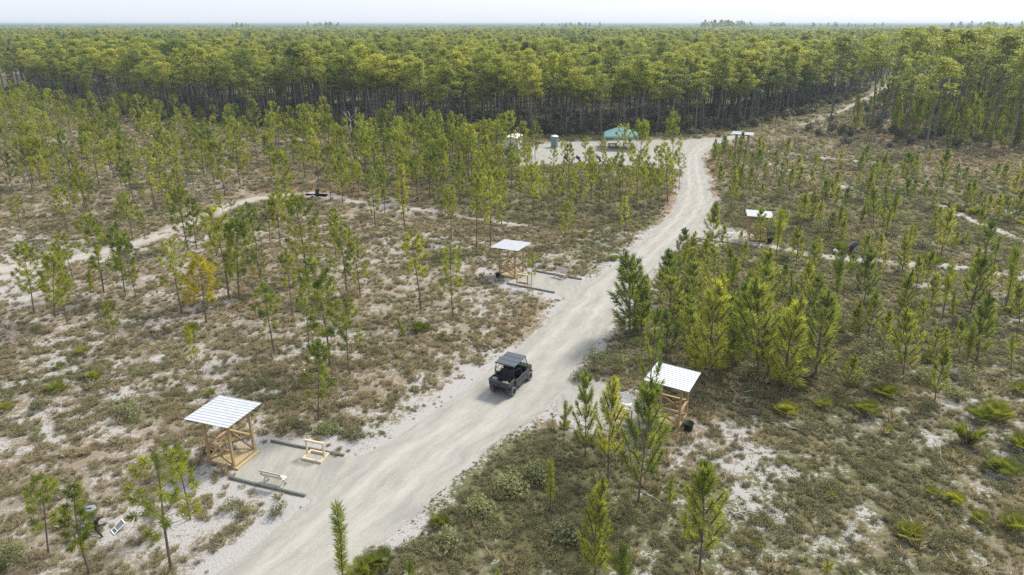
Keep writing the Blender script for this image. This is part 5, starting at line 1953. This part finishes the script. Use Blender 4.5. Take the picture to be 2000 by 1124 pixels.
    bd.box((x1 - 0.02, 0, (z0 + z1) / 2 + 0.02), (0.04, 1.36, z1 - z0))
    for s in (-1, 1):
        bd.box(((x0 + x1) / 2, s * 0.70, (z0 + z1) / 2), (x1 - x0, 0.045, z1 - z0 + 0.04))
        bd.box(((x0 + x1) / 2, s * 0.715, z1 + 0.035), (x1 - x0 + 0.02, 0.09, 0.03))
    bd.build('cargo_bed', M['body'], t, 0.012)
    tg = MB()
    tg.box((x0 - 0.028, 0, (z0 + z1) / 2), (0.05, 1.36, z1 - z0 + 0.06)).box((x0 - 0.034, 0, z1 + 0.045), (0.085, 1.4, 0.03))
    to = tg.build('tailgate', M['body'], t, 0.012)
    MB().box((x0 - 0.06, 0, 0.9), (0.02, 0.24, 0.05)).build('handle', M['rim'], to)
    for s in (-1, 1):
        MB().box((x0 - 0.045, s * 0.58, 0.72), (0.03, 0.13, 0.05)).build('tail_light', M['red'], t, 0.01)
    MB().box((x0 - 0.01, 0, 0.55), (0.06, 0.3, 0.06)).build('tow_hitch', M['blackmetal'], t)
    return t


UT = at(1002, 775)
UT = UT + Vector((math.cos(R(62)), math.sin(R(62)), 0)) * 1.15 + Vector((-math.sin(R(62)), math.cos(R(62)), 0)) * 0.72
UT.z = 0.05
utv(UT, 62)
for (lx, ly, lz, s, lab, nm, mt) in ((-1.42, -0.35, 0.822, (0.3, 0.42, 0.1), 'tan folded canvas in the right of the vehicle bed', 'folded_canvas', 'tan'), (-1.45, 0.42, 0.822, (0.26, 0.32, 0.3), 'grey box in the left rear corner of the vehicle bed', 'storage_box', 'greyplastic')):
    o = empty(nm, UT + Vector((lx * math.cos(R(62)) - ly * math.sin(R(62)), lx * math.sin(R(62)) + ly * math.cos(R(62)), lz)), R(62 if nm == 'storage_box' else 75), lab, nm.replace('_', ' '))
    if nm == 'storage_box':
        MB().box((0, 0, s[2] / 2), s).build('box_body', M[mt], o, 0.02)
        MB().box((0, 0, s[2] + 0.018), (s[0] * 1.05, s[1] * 1.05, 0.03)).build('lid', M[mt], o, 0.01)
    else:
        q = MB()
        for k in range(4):
            q.box((0.01 * (k % 2), 0.015 * k, 0.03 + k * 0.045), (s[0] * (1 - 0.06 * k), s[1] * (1 - 0.05 * k), 0.04), (0.03 * (k - 1), 0.04 * (1 - k), 0.1 * k))
        q.build('canvas_fold', M[mt], o, 0.012)


# ------------------------------------------------------------------ palmettos and bushes that can be told apart
def proto_palmetto(seed, n, r):
    g = np.random.default_rng(seed)
    sp = Soup()
    for i in range(n):
        az = g.random() * 6.28
        el = g.uniform(0.5, 1.35)
        d = np.array([math.cos(az) * math.cos(el), math.sin(az) * math.cos(el), math.sin(el)])
        p0 = np.array([g.normal(0, r * 0.25), g.normal(0, r * 0.25), 0.05])
        L = r * g.uniform(0.35, 0.9)
        p1 = p0 + d * L
        dead = g.random() < 0.12
        m = 1 if dead else 0
        s = unit(np.cross(d, [0, 0, 1.0])) * 0.012
        sp.tris(np.stack([p0 - s, p0 + s, p1])[None], 0.4, m)
        side = unit(np.cross(d, [0, 0, 1.0]))
        nor = np.cross(side, d)
        d2 = unit(d * 0.9 + np.array([0, 0, 0.15 if not dead else -0.9]))
        v = float(np.clip(g.normal(0.5, 0.22), 0, 1))
        k = 17
        FL = r * g.uniform(0.45, 0.66)
        for q in range(k):
            a = (q / (k - 1) - 0.5) * math.pi * 1.35
            bd = unit(math.cos(a) * d2 + math.sin(a) * side + nor * 0.12 * abs(math.sin(a)))
            wv = unit(np.cross(bd, nor)) * 0.024 * r / 0.9
            mid = p1 + bd * FL * 0.55
            tip = p1 + bd * FL * (0.85 + 0.25 * g.random()) - np.array([0, 0, 0.06 * FL])
            sp.tris(np.stack([p1, mid + wv, tip])[None], v, m)
            sp.tris(np.stack([p1, tip, mid - wv])[None], v, m)
    return sp.mesh('fronds', [M['palm'], M['palm_dead']])


def proto_bush(seed, n, r, h, sz, stems=26):
    return proto_scrub(seed, n, r, h, sz, stems).mesh('leaves', [M['bush'], M['dead']])


PALM = [proto_palmetto(800 + i, [36, 46, 26][i], [0.72, 0.85, 0.6][i]) for i in range(3)]
BUSH = [proto_bush(820 + i, [520, 700, 420, 600][i], [0.9, 1.2, 0.7, 1.3][i], [0.9, 1.0, 0.8, 2.2][i], [0.1, 0.11, 0.09, 0.13][i]) for i in range(4)]
L_P = 'low palmetto in the open scrub at the lower right'
PALMS = [
    (738, 1096, 1.05, 'green palmetto at the bottom edge by the road, beside the bottlebrush sapling'), (703, 1118, 0.8, 'smaller palmetto under the bottlebrush sapling at the bottom edge'),
    (1605, 790, 1.15, 'left palmetto of the yellow-tipped pair below the pine thicket'), (1685, 800, 1.3, 'right palmetto of the yellow-tipped pair, with dead grey fronds'), (1537, 800, 0.85, 'round yellow-green palmetto left of the yellow-tipped pair'),
    (1732, 838, 0.7, L_P), (1905, 812, 1.15, L_P), (1945, 812, 1.1, L_P), (1985, 760, 1.0, L_P), (1990, 870, 1.3, 'large dark palmetto at the right edge above the orange-tipped one'), (1962, 918, 1.0, 'palmetto with orange fronds at the right edge'),
    (1915, 1012, 0.9, L_P), (1985, 1030, 1.0, L_P), (1775, 1040, 0.75, L_P), (1625, 965, 0.5, L_P), (1822, 962, 0.55, L_P), (1865, 975, 0.6, L_P), (1478, 1060, 0.6, L_P), (1810, 700, 0.9, L_P), (1730, 765, 0.9, L_P),
    (120, 712, 0.65, 'left-hand small palmetto in the sandy left field'), (188, 732, 0.8, 'yellowish palmetto in the middle of the sandy left field'), (112, 755, 0.8, 'palmetto below the yellowish one in the left field'),
    (10, 795, 1.0, 'palmetto cut by the left edge of the picture'), (163, 684, 0.7, 'dark small palmetto beneath the lone narrow pine'), (375, 640, 0.8, 'palmetto at the foot of the yellow pine'), (330, 642, 0.6, 'small palmetto left of the yellow pine foot'),
    (412, 765, 0.5, 'tiny palmetto beside the lowest left shelter roof'), (819, 640, 0.8, 'dark palmetto at the foot of the sparse pine left of the middle shelter'), (861, 655, 0.7, 'dark tuft right of the sparse pine foot'),
    (1640, 480, 1.3, 'dark palmetto behind the tilted teal thrower'), (1822, 512, 1.2, 'round dark palmetto alone on the mulch track'), (1620, 356, 1.2, 'dark palmetto by the sandy path below the far field'), (1870, 405, 1.0, 'dark palmetto at the head of the right edge path'),
    (1900, 412, 1.1, 'second dark palmetto behind the right edge path'), (1990, 432, 1.2, 'dark palmetto at the right edge behind the path'), (1975, 602, 0.9, 'spiky palmetto under the leaning bare-stemmed pine at right'), (862, 1018, 0.5, 'tiny bright palmetto in dark scrub at the bottom'),
    (968, 1015, 0.5, 'small bright palmetto in the dark scrub right of the road'), (1138, 455, 0.7, 'small palmetto in the scrub above the middle pad'), (1200, 500, 0.6, 'small palmetto at the left road edge above the middle pad'),
]
for i, (px_, py_, s, lab) in enumerate(PALMS):
    o = bpy.data.objects.new('saw_palmetto', PALM[i % 3])
    COL.objects.link(o)
    o.location = at(px_, py_ + 8)
    s *= 0.92
    o.scale = (s, s, s * random.uniform(0.85, 1.1))
    o.rotation_euler = (0, 0, random.random() * 6.28)
    tag(o, lab, 'palmetto', 'saw palmettos in the scrub')

L_B = 'grey-green bush in the scrub among the young pines on the right'
L_BL = 'low olive bush in the sandy field on the left'
BUSHES = [
    (250, 812, 1, 1.0, 'wide dark bush left of the lowest left shelter'), (80, 790, 1, 0.75, 'dark low bush in sandy scrub near the left edge'), (30, 1085, 1, 1.0, 'grey bush in the lower left corner'), (520, 775, 2, .8, L_BL), (640, 838, 1, .8, 'olive bush at the foot of the lone pine above the frame stand'),
    (560, 828, 2, .8, L_BL), (700, 850, 2, .9, L_BL), (480, 1000, 2, .7, 'small green bush below the near log at lower left'), (545, 1000, 2, .8, 'olive bush between the near log and the road'), (447, 990, 2, .8, 'thin bush left of the near log end'), (410, 640, 2, .6, L_BL),
    (1160, 715, 3, .8, 'grey bush mound at the road corner above the right bench'), (1200, 720, 3, .85, 'grey bush mound between the road corner and the right shelter'), (1132, 735, 1, .8, 'grassy mound at the inner corner of the right pad'),
    (1000, 960, 1, 1.1, 'dark bush mass right of the lower road'), (1050, 935, 1, 1.0, 'second dark bush right of the lower road'), (940, 1000, 1, .9, 'third dark bush right of the lower road'), (1100, 1040, 1, 1.1, 'dark bush left of the bright conical pine'), (880, 1060, 2, 1.1, 'bush near the bottom palmetto'),
    (1690, 385, 3, 1.7, 'tall round yellow-green bush in the far right field'), (1710, 345, 3, 1.2, 'bush behind the tall round yellow-green one'), (1975, 490, 3, 1.1, 'tall feathery bush at the right edge'),
    (1590, 310, 3, 1.2, L_B), (1560, 300, 3, 1.1, L_B), (1530, 290, 3, 1.1, L_B), (1460, 304, 2, 0.9, L_B), (1420, 322, 2, 1.2, 'bright bush at the road edge before the farthest shelter'), (1445, 340, 1, 1.0, 'yellow-green bush below the farthest shelter'),
    (1480, 425, 3, .8, L_B), (1425, 415, 3, .9, L_B), (1560, 430, 3, 1.0, L_B), (1600, 450, 3, .9, L_B), (1650, 430, 3, 1.0, L_B), (1690, 470, 3, .9, L_B), (1740, 455, 3, 1.0, L_B), (1590, 490, 1, 1.0, L_B), (1540, 505, 1, 1.1, L_B), (1490, 520, 1, 1., L_B),
    (1430, 550, 3, .8, L_B), (1460, 600, 3, .9, L_B), (1560, 560, 3, .9, L_B), (1590, 590, 3, .9, L_B), (1640, 640, 3, .9, L_B), (1690, 690, 3, 1.0, L_B), (1720, 720, 3, 1., L_B), (1680, 745, 3, .9, L_B), (1750, 700, 3, .9, L_B), (1800, 660, 3, .8, L_B), (1880, 740, 3, .8, L_B),
    (1560, 730, 3, .9, L_B), (1520, 745, 1, 1.1, L_B), (1460, 730, 1, 1.1, L_B), (1810, 745, 1, 1.1, L_B), (1860, 560, 3, .7, L_B), (1800, 480, 1, 1.1, L_B), (1840, 440, 1, 1.2, L_B), (1880, 470, 1, 1.2, L_B), (1730, 400, 3, .8, L_B), (1790, 400, 3, .9, L_B),
    (1760, 430, 3, .9, L_B), (1870, 770, 1, 1., L_B), (1700, 590, 1, 1.0, L_B), (1780, 590, 1, 1., L_B), (1650, 560, 1, 1., L_B), (1500, 450, 3, .8, L_B), (1420, 385, 1, 1., L_B), (1450, 385, 3, .8, L_B),
]
for i, (px_, py_, k, s, lab) in enumerate(BUSHES):
    o = bpy.data.objects.new('bush', BUSH[k])
    COL.objects.link(o)
    o.location = at(px_, py_ + 6)
    o.scale = (s, s, s * random.uniform(0.75, 1.05))
    o.rotation_euler = (0, 0, random.random() * 6.28)
    tag(o, lab, 'bush', 'bushes in the scrub')


# ------------------------------------------------------------------ tall grass clump, dead trees, fallen branches
gc = bpy.data.objects.new('grass_clump', None)
COL.objects.link(gc)
gc.location = at(1888, 868)
tag(gc, 'upright clump of tall green-topped straw-coloured grass at the right', 'grass clump')
g_ = np.random.default_rng(900)
for nm, mat, h_, r_ in (('straw', 'palm_dead', 0.95, 0.22), ('green_tops', 'palm', 1.35, 0.26)):
    me = proto_grass(901 if nm == 'straw' else 902, 120, h_, r_, 0.012).mesh(nm, [M[mat]])
    c = bpy.data.objects.new(nm, me)
    COL.objects.link(c)
    c.parent = gc


def snag(loc, h, seed, label):
    g = np.random.default_rng(seed)
    mb = MB()
    pts = [(0, 0, -0.1)]
    for i in range(1, 7):
        pts.append((pts[-1][0] + g.normal(-0.05, 0.08), pts[-1][1] + g.normal(0, 0.08), h * i / 6))
    mb.tube(pts, [0.16 - 0.02 * i for i in range(7)], 7)
    br = MB()
    for i in range(16):
        z = h * g.uniform(0.35, 0.97)
        az = g.random() * 6.28
        p = [np.interp(z, [q[2] for q in pts], [q[k] for q in pts]) for k in range(2)] + [z]
        d = Vector((math.cos(az), math.sin(az), g.uniform(0.3, 1.1))).normalized()
        L = g.uniform(1.0, 2.6)
        a = Vector(p)
        b = a + d * L * 0.55
        c = b + (d + Vector((g.normal(0, .3), g.normal(0, .3), 0.25))).normalized() * L * 0.45
        br.tube([a, b, c], [0.06, 0.04, 0.02], 5, False)
        for _ in range(2):
            e = b + (d + Vector((g.normal(0, .6), g.normal(0, .6), 0.3))).normalized() * L * 0.4
            br.tube([b, e], [0.03, 0.014], 4, False)
    t = empty('dead_tree', loc, 0, label, 'dead tree')
    mb.build('trunk', M['dead'], t, 0, True)
    br.build('branches', M['dead'], t)


snag(at(694, 318), 8.2, 5, 'leafless bleached white tree among pines before the forest wall')


def branch(a, b, r, label, forks=0, seed=1):
    g = np.random.default_rng(seed)
    a, b = Vector(a), Vector(b)
    mid = (a + b) / 2
    d = b - a
    mb = MB()
    n = 7
    s = Vector((-d.y, d.x, 0)).normalized()
    pts = [a - mid + d * i / n + s * (g.normal(0, 0.05)) + Vector((0, 0, r * 1.1 + (0.05 * g.random() if 0 < i < n else 0))) for i in range(n + 1)]
    mb.tube(pts, [r * (1 - 0.65 * i / n) for i in range(n + 1)], 7)
    for k in range(forks):
        p = pts[1 + k % 4]
        e = p + (d.normalized() * g.uniform(-0.2, 0.6) + s * (1 if k % 2 else -1) * g.uniform(0.5, 1) + Vector((0, 0, 0.45))) * g.uniform(0.7, 1.3)
        m_ = (p + e) / 2 + Vector((g.normal(0, .07), g.normal(0, .07), .06))
        mb.tube([p, m_, e], [r * 0.7, r * 0.5, r * 0.2], 6)
    o = mb.build('fallen_branch', M['dead'], None, 0, True)
    o.location = mid
    tag(o, label, 'fallen branch', 'fallen branches in the scrub')


branch(at(1426, 1003), at(1478, 1002), 0.045, 'forked white dead branch right of the bare-stemmed pine near the bottom', 5, 3)
branch(at(1505, 827), at(1600, 853), 0.05, 'long grey branch lying right of the right shelter', 1, 4)
branch(at(1900, 1120), at(1962, 1086), 0.035, 'pale stick lying in the lower right corner', 1, 5)
branch(at(1256, 966), at(1296, 985), 0.04, 'grey branch under the tall pine before the right shelter', 1, 6)
branch(at(910, 663), at(920, 671), 0.05, 'short pale stick in the scrub left of the road', 0, 7)
branch(at(955, 676), at(962, 688), 0.05, 'short dark stick beside the left road edge by the vehicle', 1, 8)
branch(at(1840, 925), at(1880, 903), 0.035, 'thin pale stick among low scrub on the right', 2, 9)
branch(at(1000, 583), at(1024, 575), 0.045, 'grey stick in brown grass below the middle pad', 0, 10)
branch(at(1430, 790), at(1470, 742), 0.05, 'grey dead branch under the pine thicket right of the right shelter', 4, 11)

# broken clay pieces strewn through the left field
cg = np.random.default_rng(77)
mb = MB()
for i in range(260):
    cx_, cy_ = [(640, 470), (410, 600), (720, 500), (560, 560), (640, 700), (250, 435), (700, 620), (1090, 370)][i % 8]
    p = at(cx_ + cg.normal(0, 55), cy_ + cg.normal(0, 28))
    s = cg.uniform(0.05, 0.1)
    mb.box((p.x, p.y, 0.06 + 0.1 * cg.random()), (s, s * cg.uniform(0.5, 1), 0.02), (cg.normal(0, .5), cg.normal(0, .5), cg.random() * 6))
o = mb.build('clay_fragments', M['clay'], None)
tag(o, 'small pale target fragments strewn through the left field', 'clay fragments', kind='stuff')

# ------------------------------------------------------------------ haze: even air round the camera and everything on the ground
m, n, l, out = new_mat('haze_air')
pv = n.new('ShaderNodeVolumePrincipled')
pv.inputs['Color'].default_value = (0.46, 0.59, 0.73, 1)
pv.inputs['Density'].default_value = 0.0003
pv.inputs['Anisotropy'].default_value = 0.2
l.new(pv.outputs[0], out.inputs['Volume'])
hb = MB()
hb.box((0, 5960, 11.5), (18600, 12200, 25))
ho = hb.build('haze', m, None)
tag(ho, 'thin pale haze over the woodland', 'haze', kind='stuff')
